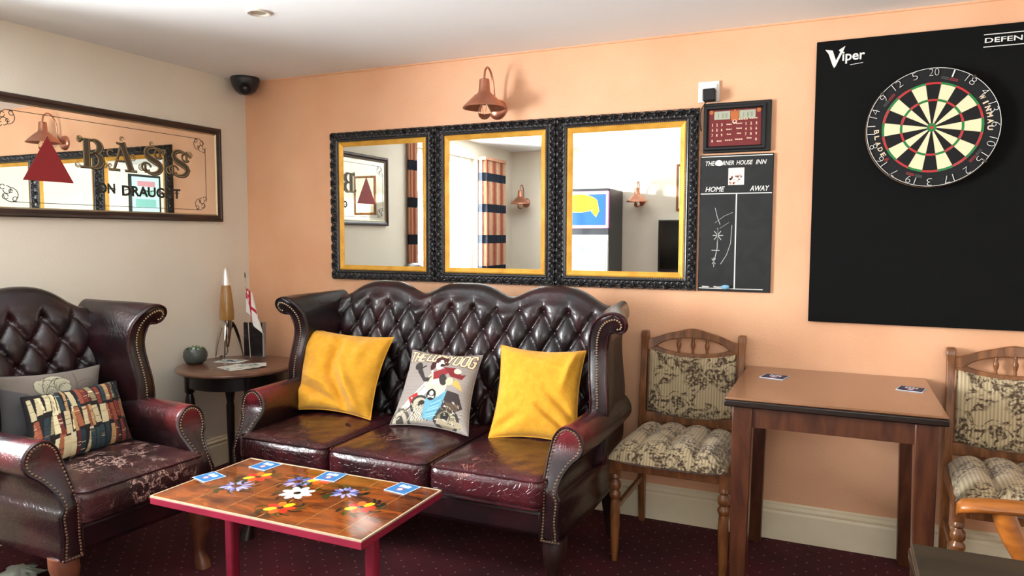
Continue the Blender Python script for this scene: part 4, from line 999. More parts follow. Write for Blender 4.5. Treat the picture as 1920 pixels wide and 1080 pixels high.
    b = MB(); b.X = on_back(-cx, -cz)
    for pts, wd in (([(2.700, 1.435), (2.708, 1.40), (2.722, 1.362)], .0022), ([(2.712, 1.345), (2.712, 1.26), (2.698, 1.19)], .0028), ([(2.692, 1.315), (2.736, 1.315)], .003), ([(2.698, 1.334), (2.728, 1.296)], .003), ([(2.726, 1.334), (2.698, 1.296)], .003), ([(2.712, 1.348), (2.713, 1.290)], .004),
                    ([(2.688, 1.250), (2.722, 1.250)], .0025), ([(2.690, 1.214), (2.706, 1.190)], .0025), ([(2.706, 1.214), (2.692, 1.190)], .0025), ([(2.698, 1.218), (2.699, 1.176)], .0025),
                    ([(2.772, 1.36), (2.768, 1.28), (2.752, 1.23), (2.728, 1.190)], .002), ([(2.700, 1.37), (2.740, 1.40), (2.775, 1.415)], .0012), ([(2.720, 1.345), (2.760, 1.372)], .001), ([(2.70, 1.09), (2.72, 1.088), (2.75, 1.092)], .006), ([(2.65, 1.090), (2.68, 1.089)], .005)):
        b.ribbon(pts, wd, .0003, .012)
    b.build('chalk_marks', mat('chalk', '#c4c4bf', .9), T, smooth=False)
    b = MB(); b.X = on_back(-cx, -cz); b.box(2.752, 2.818, 1.533, 1.606, .012, .0132, 0)
    rnd = random.Random(6)
    for k in range(26):
        x, z = 2.757 + rnd.random() * .054, 1.538 + rnd.random() * .045; r = rnd.uniform(.002, .006)
        b.prism([(x + p[0], z + p[1]) for p in arc(0, 0, r, 0, 300, 5)], .0132, .0136, rnd.choice([1, 1, 2, 3, 0]))
    b.build('sticker', [mat('sticker_pale', '#e9e0d6', .5), mat('sticker_red', '#b5654e', .5), mat('sticker_pink', '#d9a793', .5), mat('sticker_grey', '#7d8791', .5)], T, smooth=False)
    o = MB(); o.ball((0, 0, 0), .018, 10, 6, 0, (1, .45, .55)); o.ball((.008, -.002, .004), .009, 8, 5, 0, (1, .5, .6))
    c = o.build('chalk_stub', mat('blue_chalk', '#7fb4d2', .9), None); c.location = (2.752, -.022, 1.090); tag(c, 'lump of pale blue chalk at the foot of the score chalkboard', 'chalk')
wall_kit()

# ================================================================ DARTBOARD
def darts():
    x0, x1, z0, z1 = 3.090, 3.925, .958, 2.100; cx, cz = (x0 + x1) / 2, (z0 + z1) / 2
    T = thing('dartboard_backboard', 'tall black backboard panel behind the dartboard', 'backboard', (cx, -.0015, cz))
    b = MB(); b.box(-(x1 - x0) / 2, (x1 - x0) / 2, -.024, 0, -(z1 - z0) / 2, (z1 - z0) / 2); b.build('panel', mat('black_foam_panel', '#070808', .9, bump=.15, bscale=200, spec=.25), T, smooth=False, bevel=.003)
    wp = mat('white_print', '#e4e4e0', .6)
    b = MB(); b.X = on_back(-cx, -cz); Z = .024
    # brand word with a fanged first letter
    b.prism([(3.122, 2.066), (3.150, 2.060), (3.163, 2.020), (3.178, 2.052), (3.172, 2.060), (3.196, 2.074), (3.190, 2.058), (3.163, 1.998), (3.157, 1.990), (3.150, 2.004), (3.135, 2.048)], Z, Z + .0006)
    text(b, 'iper', 3.186, 3.268, 2.004, 2.052, z=Z, h=.0006, bold=.018); b.ribbon([(3.215, 1.998), (3.262, 2.003)], .002, .0005, Z)
    text(b, 'DEFENDER', 3.671, 3.868, 2.035, 2.053, z=Z, h=.0006, bold=.01)
    b.box(3.667, 3.872, 2.064, 2.067, Z, Z + .0006); b.box(3.667, 3.872, 2.019, 2.022, Z, Z + .0006)
    b.build('lettering', wp, T, smooth=False)
    # board
    T = thing('dartboard', 'round bristle dartboard with red and green rings mounted on the black panel', 'dartboard', (3.506, -.0265, 1.728))
    b = MB(); b.X = on_back(0, 0); b.lathe([(.001, 0), (.2235, 0), (.2255, .003), (.2255, .034), (.2235, .037), (.219, .037), (.001, .0365)], 80); b.build('body', [mat('black_sisal', '#101214', .8, bump=.2, bscale=300)], T, angle=50)
    b = MB(); b.X = on_back(0, 0); b.lathe([(.2258, .004), (.2270, .006), (.2270, .020), (.2258, .022)], 80); b.build('rim_band', mat('brown_rim_band', '#8a6c50', .5), T)
    F0, F1 = .037, .0378
    b = MB(); b.X = on_back(0, 0)
    def seg(r0, r1, a0, a1, mi):
        n = 6; A = [math.radians(a0 + (a1 - a0) * i / n) for i in range(n + 1)]
        pts = [(r1 * math.sin(a), r1 * math.cos(a)) for a in A] + [(r0 * math.sin(a), r0 * math.cos(a)) for a in reversed(A)]; b.prism(pts, F0, F1, mi)
    for i in range(20):
        a0, a1 = i * 18 - 9, i * 18 + 9; ev = i % 2 == 0
        seg(.016, .099, a0, a1, 0 if ev else 1); seg(.099, .107, a0, a1, 2 if ev else 3); seg(.107, .162, a0, a1, 0 if ev else 1); seg(.162, .170, a0, a1, 2 if ev else 3)
    b.prism([(.016 * math.cos(a), .016 * math.sin(a)) for a in np.linspace(0, 2 * PI, 24, endpoint=False)], F0, F1, 3)
    b.prism([(.0065 * math.cos(a), .0065 * math.sin(a)) for a in np.linspace(0, 2 * PI, 16, endpoint=False)], F1, F1 + .0004, 2)
    b.build('scoring_face', [mat('sisal_black', '#0f0f10', .85), mat('sisal_cream', '#e6dcb4', .85), mat('sisal_red', '#bf2f33', .8), mat('sisal_green', '#1f7d3e', .8)], T, smooth=False)
    b = MB(); b.X = on_back(0, 0)
    for r in (.016, .099, .107, .162, .170): b.tube([(r * math.cos(a), r * math.sin(a), F1 + .0004) for a in np.linspace(0, 2 * PI, 80, endpoint=False)], .0004, 4, closed=True)
    for i in range(20):
        a = math.radians(i * 18 + 9); b.tube([(.016 * math.sin(a), .016 * math.cos(a), F1 + .0004), (.170 * math.sin(a), .170 * math.cos(a), F1 + .0004)], .0004, 4)
    b.build('wire', M_CHROME, T)
    b = MB(); b.X = on_back(0, 0)
    b.tube([(.2225 * math.cos(a), .2225 * math.sin(a), .041) for a in np.linspace(0, 2 * PI, 96, endpoint=False)], .0011, 6, closed=True)
    nums = [20, 1, 18, 4, 13, 6, 10, 15, 2, 17, 3, 19, 7, 16, 8, 11, 14, 9, 12, 5]
    for i, nmb in enumerate(nums):
        a = -math.radians(i * 18); ww = .0085 if nmb < 10 else .0165
        if nmb == 1: ww = .006
        X = Matrix.Rotation(a, 4, 'Z') @ Matrix.Translation((0, .2065, 0))
        text(b, str(nmb), -ww, ww, -.0135, .0135, z=.040, h=.0016, bold=-.028, X=X)
    b.build('number_ring', mat('white_wire', '#e8e6e0', .4), T, smooth=False)
    b = MB(); b.X = on_back(0, 0)
    def onring(txt, ang, r, ww, hh, rot, mi, bold=.02):
        X = Matrix.Rotation(-math.radians(ang), 4, 'Z') @ Matrix.Translation((0, r, 0)) @ Matrix.Rotation(rot, 4, 'Z'); text(b, txt, -ww, ww, -hh, hh, mi, z=.037, h=.0006, bold=bold, X=X)
    chars = 'WINMAU'
    for k, ch in enumerate(chars): onring(ch, 57 + k * 7.3, .190, .0085 if ch != 'I' else .003, .0095, 0, 0, .04)
    for k, ch in enumerate('BLADE6'): onring(ch, 268 - k * 7.2, .188, .0075, .0085, PI, 0 if ch != '6' else 2, .02)
    for ang in (17, 128, 197, 308):
        X = Matrix.Rotation(-math.radians(ang), 4, 'Z') @ Matrix.Translation((0, .185, 0)); o = MB(); o.X = b.X @ X
        for (a_, c_, m_) in ((-.030, -.006, 3), (-.002, .026, 2)): o.box(a_, c_, -.004, .005, .037, .0375, m_); o.box(a_ + .003, c_ - .003, -.0015, .002, .0375, .0378, 1)
        b.v.extend([]); oo = len(b.v); b.v.extend(o.v); b.f.extend([tuple(i + oo for i in f) for f in o.f]); b.m.extend(o.m)
    b.build('printed_marks', [mat('cream_print', '#e6cdb0', .5), M_BLACKPL, mat('dark_red_print', '#8f2325', .6), mat('grey_print', '#4c4a48', .6)], T, smooth=False)
    for ang in (36, 127, 218, 309):
        a = math.radians(ang); b = MB(); b.X = on_back(0, 0); x, y = .222 * math.sin(a), .222 * math.cos(a); b.box(x - .006, x + .006, y - .006, y + .006, .030, .043); b.build('clip', M_BEAD, T, bevel=.002)
darts()

# ================================================================ DINING CHAIRS
def dining_chair(label, loc, rotz, group):
    T = thing('dining_chair', label, 'chair', loc, rotz, group)
    # local: x across, -y front; origin on the floor below the seat centre (posts at y=+.24)
    def legp(b, x, y, w=.017):
        b.box(x - w, x + w, y - w, y + w, .36, .44)
        b.lathe([(.017, .36), (.020, .352), (.021, .345), (.014, .337), (.015, .333), (.022, .325), (.024, .312), (.022, .300), (.016, .293), (.017, .289), (.023, .280), (.024, .272), (.020, .262), (.016, .255), (.018, .245), (.0205, .20), (.020, .15), (.017, .07), (.013, 0)], 16, 0, (x, y, 0), True)
    for s in (-1, 1):
        b = MB(); legp(b, s * .212, -.215); b.build('leg', M_OAK, T, angle=40)
        b = MB(); x = s * .212; secs = []
        for z, y, a, c in ((0, .235, .013, .016), (.2, .222, .015, .018), (.42, .212, .016, .021), (.60, .222, .0145, .018), (.78, .240, .0135, .016), (.845, .248, .0145, .017), (.852, .249, .0165, .019), (.878, .252, .0165, .019), (.884, .2525, .013, .015)):
            secs.append([(x + i * a, y + j * c, z) for i, j in ((-1, -1), (1, -1), (1, 1), (-1, 1))])
        b.loft(secs); b.build('rear_leg', M_OAK, T, bevel=.004, angle=60)
    b = MB(); b.box(-.212, .212, -.225, -.203, .375, .432); b.box(-.212, .212, .195, .215, .375, .432)
    for s in (-1, 1): b.box(s * .212 - .011, s * .212 + .011, -.205, .20, .375, .432)
    b.box(-.20, .20, -.205, .197, .415, .432); b.build('seat_frame', M_OAK, T, bevel=.003)
    def yb(z): return .212 + (z - .42) * .085
    # arched crest rail, lower rail and spindles
    def rail(top, bot, y, th, n=28, hw=.199):
        secs = []
        for i in range(n + 1):
            x = -hw + 2 * hw * i / n; t = x / hw; zt, zb = top(t), bot(t); bow = .016 * (1 - t * t)
            secs.append([(x, yb(zb) + bow - th, zb), (x, yb(zt) + bow - th, zt), (x, yb(zt) + bow + th, zt), (x, yb(zb) + bow + th, zb)])
        return secs
    top = lambda t: .848 + .048 * (0.5 + .5 * math.cos(PI * t)) ** .8 + .004 * math.cos(5 * t) ** 2
    arch = lambda t: .806 + .052 * max(0, 1 - (t / .82) ** 2) ** .6 if abs(t) < .82 else .806 - .01 * (abs(t) - .82)
    low = lambda t: .772 + .028 * abs(t) ** 2.2
    b = MB(); b.loft(rail(top, arch, 0, .010)); R_ = b.build('crest_rail', M_OAK, T, bevel=.004, angle=50)
    b = MB(); b.loft(rail(lambda t: low(t) + .016 + .018 * abs(t) ** 3, low, 0, .009)); b.build('lower_rail', M_OAK, T, bevel=.003, angle=50)
    for x in (-.062, .0, .062):
        t = x / .199; z0, z1 = low(t) + .012, arch(t) + .004; y = yb(.82) + .016 * (1 - t * t); h = z1 - z0; b = MB()
        b.lathe([(.005, 0), (.0065, h * .15), (.005, h * .22), (.0095, h * .45), (.0105, h * .6), (.006, h * .78), (.0075, h * .85), (.005, h)], 12, 0, (x, y, z0), True); b.build('spindle', M_OAK, T)
    b = MB(); b.loft(rail(lambda t: .520, lambda t: .470, 0, .009)); b.build('bottom_rail', M_OAK, T, bevel=.003, angle=50)
    # padded back, four soft channels, scooped lower edge
    def pad(side):
        def fn(u, v):
            t = 2 * u - 1; x = .190 * t; zt = .790 + .006 * abs(t) ** 2 if abs(t) < .9 else .795; zt = low(t) + .004; zb = .500 + .030 * abs(t) ** 3
            z = zb + (zt - zb) * v; bow = .016 * (1 - t * t); e = (max(0, 1 - abs(t) ** 8) * max(0, 1 - abs(2 * v - 1) ** 8)) ** .5
            ch = .75 + .25 * abs(math.sin(PI * 4 * u)) ** .4
            return (x, yb(z) + bow - side * (.004 + .024 * e * ch), z)
        return fn
    b = MB(); b.grid(pad(1), 60, 40); b.grid(pad(-.4), 30, 20); b.build('back_pad', M_TAPESTRY, T, angle=180)
    # seat cushion with rolled channels running front to back
    def seat(u, v):
        t = 2 * u - 1; q = 2 * v - 1
        w = .228 - .018 * (v); x = w * t; y = -.285 + .485 * v - .020 * (1 - t * t) * (1 - v)
        e = (max(0, 1 - abs(t) ** 5) * max(0, 1 - abs(q) ** 6)) ** .5; ch = abs(math.sin(PI * 4 * u)) ** .45
        return (x, y, .436 + .036 * e + .034 * e * ch + .010 * (1 - v) * e)
    def under(u, v):
        t = 2 * u - 1; q = 2 * v - 1; w = .228 - .018 * v; e = (max(0, 1 - abs(t) ** 5) * max(0, 1 - abs(q) ** 6)) ** .5
        return (w * t, -.285 + .485 * v - .020 * (1 - t * t) * (1 - v), .436 - (.022 if v < .1 else .003) * e)
    b = MB(); b.grid(seat, 80, 50); b.grid(under, 40, 25); b.build('seat_cushion', M_TAPESTRY, T, angle=180)
    for s in (-1, 1):
        b = MB(); b.box(s * .212 - .008, s * .212 + .008, -.2, .215, .20, .225); b.build('stretcher', M_OAK, T, bevel=.003)
    return T
ch = dining_chair('wooden dining chair with floral tapestry seat between the sofa and the mahogany table', (2.620, -.290, 0), 0, 'floral dining chairs')
dup(ch, (3.812, -.290, 0), -.03, 'floral tapestry dining chair on the far side of the mahogany table from the sofa')

# ================================================================ MAHOGANY TABLE
def pub_table(label, x0, x1, y0, y1, zt, topmat, group, leg=.068):
    T = thing('pub_table', label, 'table', ((x0 + x1) / 2, (y0 + y1) / 2, 0), 0, group); w, d = (x1 - x0) / 2, (y1 - y0) / 2
    b = MB(); b.box(-w, w, -d, d, zt - .008, zt); b.build('table_top', topmat, T, bevel=.003)
    b = MB(); b.box(-w - .003, w + .003, -d - .003, d + .003, zt - .032, zt - .0085); b.build('edge_moulding', M_EDGE, T, bevel=.005, seg=3)
    b = MB(); i = .030; a = .018
    b.box(-w + i + .02, w - i - .02, -d + i, -d + i + a, zt - .105, zt - .032); b.box(-w + i + .02, w - i - .02, d - i - a, d - i, zt - .105, zt - .032)
    b.box(-w + i, -w + i + a, -d + i + .02, d - i - .02, zt - .105, zt - .032); b.box(w - i - a, w - i, -d + i + .02, d - i - .02, zt - .105, zt - .032)
    b.build('apron', M_TABLEWOOD, T, smooth=False)
    for sx in (-1, 1):
        for sy in (-1, 1):
            cx, cy = sx * (w - .022 - leg / 2), sy * (d - .022 - leg / 2); b = MB()
            b.loft([[(cx + q[0] * s + sx * o_, cy + q[1] * s + sy * o_, z) for q in ((-1, -1), (1, -1), (1, 1), (-1, 1))] for z, s, o_ in ((zt - .032, leg / 2, 0), (zt - .11, leg / 2, 0), (0, leg / 2 * .80, leg * .06))])
            b.build('leg', M_TABLEWOOD, T, bevel=.004)
pub_table('square mahogany pub table with two dark beer mats against the peach wall', 2.852, 3.529, -.690, -.006, .75, M_TABLETOP, None)
pub_table('dark wooden table top cut off at the bottom right corner of the photo', 3.335, 4.05, -2.48, -1.797, .752, mat('dark_olive_table_top', '#231c13', .45, col2='#2f2619', nscale=4, stretch=(1, 6, 1)), None)
beer_mat([(2.925, -.265), (3.015, -.285), (3.035, -.195), (2.945, -.180)], .7505, 'dark blue beer mat on the left of the mahogany table', 'dark beer mats on the mahogany table', True)
beer_mat([(3.410, -.300), (3.495, -.320), (3.505, -.235), (3.420, -.215)], .7505, 'dark blue beer mat on the right of the mahogany table', 'dark beer mats on the mahogany table', True)

# ================================================================ CARVER CHAIR at the right edge
def carver():
    T = thing('carver_chair', 'golden oak armchair with a curved armrest at the right edge behind the dark table', 'armchair', (3.86, -1.47, 0), 0)
    oak = mat('golden_oak', '#ab6527', .3, coat=.4, col2='#8a4f1d', nscale=7, stretch=(1, 6, 6), ndist=.4)
    for s in (-1, 1):
        y = s * .245
        b = MB(); secs = []
        for (x, z, w, yy) in ((-.375, .640, .012, 0), (-.365, .648, .028, 0), (-.33, .655, .036, 0), (-.27, .660, .036, 0), (-.18, .662, .031, 0), (-.05, .662, .026, 0), (.10, .668, .022, -.02), (.22, .672, .018, -.03)):
            secs.append([(x, y + s * yy + math.cos(a) * w, z + math.sin(a) * .016) for a in [2 * PI * k / 14 for k in range(14)]])
        b.loft(secs); b.build('armrest', oak, T, angle=50)
        b = MB(); P = spline([(-.28, y, .650), (-.262, y, .60), (-.225, y, .53), (-.20, y, .47), (-.205, y, .42)], 5)
        b.tube(P, [.026 - .004 * abs(i / (len(P) - 1) - .3) for i in range(len(P))], 12); b.build('arm_support', oak, T)
        b = MB(); b.lathe([(.014, 0), (.019, .1), (.021, .3), (.022, .43)], 14, 0, (-.205, y * .88, 0), True); b.build('leg', oak, T)
        b = MB(); b.tube([(.21, y * .85, 0), (.205, y * .86, .43), (.22, y * .9, .68), (.25, y * .9, .92)], [.016, .02, .018, .015], 12); b.build('rear_leg', oak, T)
    b = MB(); b.box(-.235, .225, -.225, .225, .385, .435); b.build('seat_frame', oak, T, bevel=.008)
    b = MB(); b.grid(lambda u, v: (-.24 + .45 * u, -.215 + .43 * v, .436 + .05 * (max(0, 1 - abs(2 * u - 1) ** 5) * max(0, 1 - abs(2 * v - 1) ** 5)) ** .5), 30, 30); b.build('seat_cushion', M_TAPESTRY, T)
    b = MB(); b.loft([[(.235 + .02 * math.cos(PI * t / 2) + q, y_, z) for q, z in ((-.012, .80), (.012, .80), (.012, .93 + .02 * math.cos(PI * t / 2)), (-.012, .93 + .02 * math.cos(PI * t / 2)))] for t, y_ in [(k / 6 - 1, -.225 + .45 * k / 12) for k in range(13)]]); b.build('crest_rail', oak, T, bevel=.004)
    for k in range(4):
        b = MB(); y = -.13 + k * .087; b.tube([(.215, y, .435), (.24, y, .81)], .009, 10); b.build('spindle', oak, T)
carver()

# ================================================================ ROUND TABLE AND WHAT STANDS ON IT
def round_table():
    cx, cy, zt, R = .325, -.425, .630, .305
    T = thing('round_side_table', 'small round dark-legged side table in the corner between armchair and sofa', 'table', (cx, cy, 0))
    b = MB(); b.lathe([(.001, zt), (R - .012, zt), (R - .004, zt - .003), (R, zt - .010), (R - .002, zt - .018), (R - .012, zt - .023), (.001, zt - .023)], 64); b.build('table_top', mat('worn_brown_table_top', '#5d3b2b', .3, coat=.3, col2='#74503c', nscale=5, stretch=(1, 5, 1)), T)
    dk = mat('near_black_wood', '#1b1210', .4, coat=.2)
    b = MB(); b.lathe([(R - .055, zt - .023), (R - .055, zt - .095), (R - .075, zt - .095), (R - .075, zt - .023)], 48); b.build('apron', dk, T)
    for k in range(4):
        a = PI / 4 + k * PI / 2 + .2; x, y = (R - .065) * math.cos(a), (R - .065) * math.sin(a); b = MB()
        b.lathe([(.024, zt - .023), (.024, zt - .12), (.016, zt - .13), (.023, zt - .16), (.026, zt - .20), (.018, zt - .25), (.022, zt - .27), (.020, .20), (.016, .10), (.013, 0)], 16, 0, (x, y, 0), True); b.build('leg', dk, T)
    return zt
ZT = round_table()
def rocket_lamp():
    T = thing('lava_lamp', 'rocket-shaped lava lamp with amber glass and three chrome fins on the round table', 'lamp', (.108, -.285, ZT))
    b = MB(); b.lathe([(.001, .055), (.008, .062), (.015, .10), (.022, .145), (.027, .185), (.028, .208), (.024, .210), (.001, .210)], 28); b.build('lamp_base', M_CHROME, T)
    b = MB(); b.lathe([(.001, .209), (.036, .210), (.0385, .222), (.0385, .26), (.034, .32), (.027, .385), (.0235, .408), (.001, .409)], 32); b.build('glass_vessel', mat('amber_liquid_glass', '#a5763e', .08, coat=.6, col2='#b98a4c', nscale=10, transmission=.25), T)
    b = MB(); b.lathe([(.0245, .404), (.0235, .409), (.019, .44), (.012, .475), (.005, .497), (.001, .500)], 28); b.build('nose_cone', mat('polished_aluminium', '#f2f0ee', .25, metal=.7), T)
    for k in range(3):
        a = math.radians(-150 + 120 * k - 25); b = MB(); r0 = [(.024, .200), (.034, .198), (.052, .165), (.068, .115), (.080, .055), (.088, .0)]; r1 = [(.022, .150), (.032, .165), (.042, .140), (.056, .10), (.072, .045), (.082, .0)]
        P0, P1 = spline(r0, 4), spline(r1, 4); secs = []
        for p, q in zip(P0, P1):
            secs.append([(p[0] * math.cos(a) - s * math.sin(a), p[0] * math.sin(a) + s * math.cos(a), p[1]) for s in (-.004, .004)] + [(q[0] * math.cos(a) - s * math.sin(a), q[0] * math.sin(a) + s * math.cos(a), q[1]) for s in (.003, -.003)])
        b.loft(secs); b.build('fin', M_CHROME, T, bevel=.0015, angle=50)
    b = MB(); b.tube(spline([(0, 0, .056), (.002, -.004, .03), (-.01, -.012, .012), (-.03, -.02, .004), (-.05, -.01, .003), (-.055, .012, .003)], 5), .0022, 6); b.build('cable', M_BLACKPL, T)
rocket_lamp()
def table_bits():
    T = thing('potted_succulent', 'small dark rounded pot of green succulent at the left of the round table', 'plant', (.105, -.505, ZT))
    b = MB(); b.lathe([(.001, 0), (.034, 0), (.052, .013), (.061, .038), (.059, .062), (.050, .080), (.046, .080), (.050, .060), (.001, .055)], 32); b.build('pot', mat('grey_green_glazed_pot', '#3f4440', .35, coat=.3, col2='#4c524c', nscale=12), T)
    b = MB(); rnd = random.Random(2)
    for k in range(34):
        a = rnd.uniform(0, 6.28); r = rnd.uniform(0, .030); x, y = r * math.cos(a), r * math.sin(a); L = rnd.uniform(.022, .034)
        d = Vector((math.cos(a) * r * 18, math.sin(a) * r * 18, 1)).normalized(); b.tube([(x, y, .055), Vector((x, y, .055)) + d * L * .6, Vector((x, y, .055)) + d * L * 1.2], [.005, .0075, .002], 7)
    b.build('succulent', mat('succulent_green', '#3f5c3c', .5, col2='#5f7d58', nscale=25), T)
    o = MB(); o.box(-.022, .022, -.003, .003, 0, .012); o = o.build('plant_label', M_WHITEPL, T, smooth=False); o.location = (.022, -.012, .072); o.rotation_euler = (.3, .3, .4)
    # leaflets, fanned
    cols = [('#d9dcd4', '#3c5660'), ('#cfd6d2', '#56707a'), ('#e0dccb', '#8a8270'), ('#c9d0cc', '#2f4650'), ('#d8d2c0', '#73705f'), ('#dfe0da', '#5b6a62')]
    names = ['pale leaflet lying loose nearest the rocket lamp, behind the fan of leaflets', 'bottom leaflet of the fan on the round table, white bordered', 'leaflet in the fan on the round table, second from the bottom', 'leaflet in the fan on the round table, third from the bottom', 'leaflet in the fan on the round table, just under the top one', 'topmost leaflet of the fan on the round table']
    spots = [(.225, -.375, .2), (.385, -.520, -.30), (.400, -.500, -.05), (.412, -.482, .20), (.430, -.465, .45), (.435, -.445, .75)]
    for k, ((x, y, a), (c1, c2)) in enumerate(zip(spots, cols)):
        o = MB(); hw, hh = .074, .050; o.box(-hw, hw, -hh, hh, 0, .0012, 0); rnd = random.Random(k)
        for i in range(14):
            u, v = rnd.uniform(-hw + .006, hw - .05), rnd.uniform(-hh + .006, hh - .024); o.box(u, u + rnd.uniform(.016, .044), v, v + rnd.uniform(.004, .018), .0012, .00135, 1)
        p = o.build('leaflet', [mat('leaflet_paper_' + str(k), c1, .6), mat('leaflet_ink_' + str(k), c2, .6)], None, smooth=False)
        p.location = (x, y, ZT + .0005 + (0 if k == 0 else (k - 1) * .0017)); p.rotation_euler = (0, 0, a); tag(p, names[k], 'leaflet', 'leaflets on the round table')
    # dark picture board in the corner
    T = thing('picture_block', 'dark speckled picture block standing behind the rocket lamp in the corner', 'picture', (.222, -.195, ZT), .25)
    b = MB(); b.box(-.062, .062, -.012, .012, 0, .195, 0); b.build('block', mat('pale_block_edge', '#9a9088', .5), T, smooth=False, bevel=.002)
    b = MB(); b.box(-.060, .052, -.0135, -.0118, .003, .193, 0); b.build('picture_face', mat('dark_speckled_print', '#120f12', .35, col2='#3b3538', nscale=28, lo=.5, hi=.75), T, smooth=False)
    # little white ensign on a stick
    T = thing('flag', 'small white flag with a red cross hanging from a black-tipped stick', 'flag', (.225, -.235, ZT))
    b = MB(); b.tube([(0, 0, 0), (-.045, .020, .445)], .0025, 8); b.build('stick', mat('pale_stick', '#b8a890', .5), T)
    b = MB(); b.tube([(-.045, .020, .445), (-.0485, .0215, .472)], [.004, .002], 8); b.build('finial', M_BLACKPL, T)
    n, m = 60, 60; C = Canvas(n, m, '#e8e2dc'); red = '#b3242e'
    C.line([(0, .5), (1, .5)], .10, red); C.line([(.5, 0), (.5, 1)], .10, red); C.poly([(0, .56), (.44, .56), (.44, 1), (0, 1)], '#e6dfdb')
    C.line([(0, .56), (.44, 1)], .05, red); C.line([(0, 1), (.44, .56)], .05, red); C.line([(0, .78), (.44, .78)], .07, red); C.line([(.22, .56), (.22, 1)], .06, red)
    def fl(u, v):
        # u along the fly, v up the hoist; the cloth droops and folds
        hz = .255 + .170 * v; hx, hy = -.045 * hz / .445, .020 * hz / .445
        return (hx + .115 * u * (1 - .30 * v) + .010 * math.sin(7 * u + 2 * v), hy - .012 + .014 * math.sin(9 * u + 3 * v) * u, hz - .13 * u ** 1.1 + .02 * u * v)
    b = MB(); b.grid(fl, n, m); b.paint = C.flat(); o = b.build('cloth', mat('flag_cloth', '#e8e2dc', .8, attr=True), T, angle=180)
    md = o.modifiers.new('solid', 'SOLIDIFY'); md.thickness = .0008
table_bits()

# crumpled carrier bag under the armchair
b = MB(); rnd = random.Random(1)
def bag(u, v):
    a, c = 2 * PI * u, PI * (v - .5); r = 1 + .28 * math.sin(5 * a + 3 * v * 6) * math.cos(c) + .15 * math.sin(11 * a + 9 * v)
    return (.07 * r * math.cos(a) * math.cos(c), .055 * r * math.sin(a) * math.cos(c), .028 + .028 * math.sin(c))
b.grid(bag, 40, 20, wrapu=True); o = b.build('plastic_bag', mat('pale_plastic_film', '#b9c2b8', .3, transmission=.1), None, angle=60, loc=(.42, -1.62, 0)); tag(o, 'pale crumpled plastic bag on the carpet under the armchair', 'bag')

# ================================================================ BEHIND THE CAMERA (seen in the mirrors)
def curtain(label, y0, y1, x0, x1, z0, z1):
    T = thing('curtain', label, 'curtain', ((x0 + x1) / 2, (y0 + y1) / 2, z0), 0, 'banded window curtains'); n = 120; w = y1 - y0; d = (x1 - x0) / 2 - .004
    def fn(sd):
        def f(u, v):
            ph = 2 * PI * u * max(2, round(w / .045)); return (d * math.sin(ph) * (.8 + .2 * math.sin(3 * v)) + sd, -w / 2 + w * u + .004 * math.sin(2 * ph), (z1 - z0) * v)
        return f
    b = MB(); b.grid(fn(.0015), n, 24); b.grid(fn(-.0015), n, 24); b.build('drape', M_CURTAIN, T, angle=180)
    b = MB(); b.box(-d, d, -w / 2, w / 2, z1 - z0 - .02, z1 - z0 + .01); b.build('heading_tape', M_CURTAIN, T, bevel=.004)
curtain('narrow banded red and blue curtain reflected in the left ornate mirror', -1.835, -1.725, .008, .062, .45, 2.10)
curtain('banded red and blue curtain reflected in the middle ornate mirror', -3.46, -2.99, .008, .10, .45, 2.06)

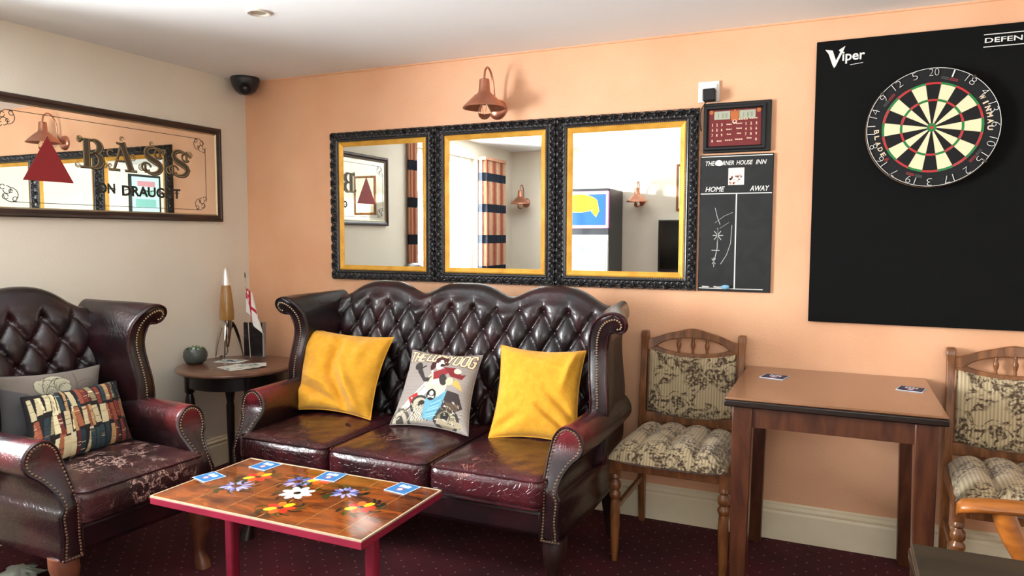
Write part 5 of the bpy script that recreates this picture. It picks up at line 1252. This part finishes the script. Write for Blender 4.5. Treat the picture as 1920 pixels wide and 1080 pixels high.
def fruit_machine():
    x0, x1, y0, y1 = .72, 1.225, -3.78, -3.28
    T = thing('fruit_machine', 'tall games machine with a blue and yellow screen reflected in the right mirror', 'machine', ((x0 + x1) / 2, (y0 + y1) / 2, 0)); w, d = (x1 - x0) / 2, (y1 - y0) / 2
    body = mat('dark_machine_cabinet', '#22242a', .4)
    b = MB(); b.box(-w, w, -d, d - .04, 0, 1.76); b.build('cabinet', body, T, bevel=.01)
    def screen(z0, z1, nm, fr, c, marks):
        b = MB(); b.box(-w, w, d - .04, d - .012, z0, z1, 0); b.build(nm + '_bezel', fr, T, bevel=.008)
        b = MB(); b.X = Matrix(((-1, 0, 0, 0), (0, 0, 1, d - .012), (0, 1, 0, 0), (0, 0, 0, 1)))
        b.box(-w + .03, w - .03, z0 + .03, z1 - .03, 0, .004, 0); ms = [c]
        for pts, mt in marks:
            ms.append(mt); b.prism(pts, .004, .006, len(ms) - 1)
        b.build(nm, ms, T, smooth=False)
    blue = mat('screen_blue', '#1c46b8', .3, emit='#1c46c8', estr=.8); yel = mat('screen_yellow', '#f2e21c', .3, emit='#f2e21c', estr=1.0); wh = mat('screen_white', '#e8f4f4', .3, emit='#e8f4f4', estr=.7); cy = mat('screen_cyan', '#6fc7dc', .3, emit='#6fc7dc', estr=.8)
    blob = [(-w + .10 + .19 + .19 * math.cos(a), 1.62 + .085 * math.sin(a)) for a in np.linspace(-PI * .85, PI * .9, 22)] + [(-w + .09, 1.55), (-w + .12, 1.49), (-w + .17, 1.545)]
    screen(1.385, 1.735, 'upper_screen', mat('pink_neon_bezel', '#d88fc0', .3, emit='#d88fc0', estr=.4), blue, [(blob, yel)])
    screen(.95, 1.325, 'lower_screen', mat('silver_bezel', '#c9cdc9', .3, metal=.4), wh, [(arc(-.02, 1.20, .07, 0, 345, 23, .05), cy), (arc(-.08, 1.08, .05, 0, 345, 23, .03), cy)])
    b = MB(); b.box(-w, w, d - .04, d + .06, .80, .90); b.build('button_shelf', body, T, bevel=.01)
fruit_machine()
def misc_back():
    T = thing('television', 'black flat television on the far wall reflected in the right mirror edge', 'television', (1.93, -3.80, 1.22))
    b = MB(); b.box(-.34, .34, .0, .05, -.25, .25); b.build('case', M_BLACKPL, T, bevel=.005); b = MB(); b.box(-.32, .32, .05, .053, -.225, .235); b.build('screen', mat('dark_screen', '#0a0d0e', .1), T, smooth=False)
    T = thing('framed_picture', 'small wooden framed picture on the far wall reflected at the right mirror edge', 'picture', (1.90, -3.80, 1.78))
    b = MB(); b.box(-.15, .15, 0, .02, -.225, .225); b.build('frame', M_OAK, T, bevel=.004); b = MB(); b.box(-.125, .125, .02, .022, -.20, .20); b.build('print', mat('cream_print_paper', '#e6dcc0', .5), T, smooth=False)
    T = thing('framed_poster', 'dark-framed pale turquoise poster reflected in the advertising mirror', 'poster', (5.0, -3.32, 1.83))
    b = MB(); b.box(-.025, 0, -.23, .23, -.25, .25); b.build('frame', M_BLACKPL, T, bevel=.004)
    b = MB(); b.box(-.028, -.025, -.20, .20, -.22, .22, 0); b.box(-.029, -.028, -.14, .12, .10, .17, 1); b.box(-.029, -.028, -.10, .05, -.02, .06, 2); b.box(-.029, -.028, -.15, .15, -.16, -.06, 2); b.build('print', [mat('turquoise_poster', '#bfe6dc', .5), mat('pink_poster_block', '#c98a94', .5), mat('teal_poster_block', '#7fb8ae', .5)], T, smooth=False)
misc_back()
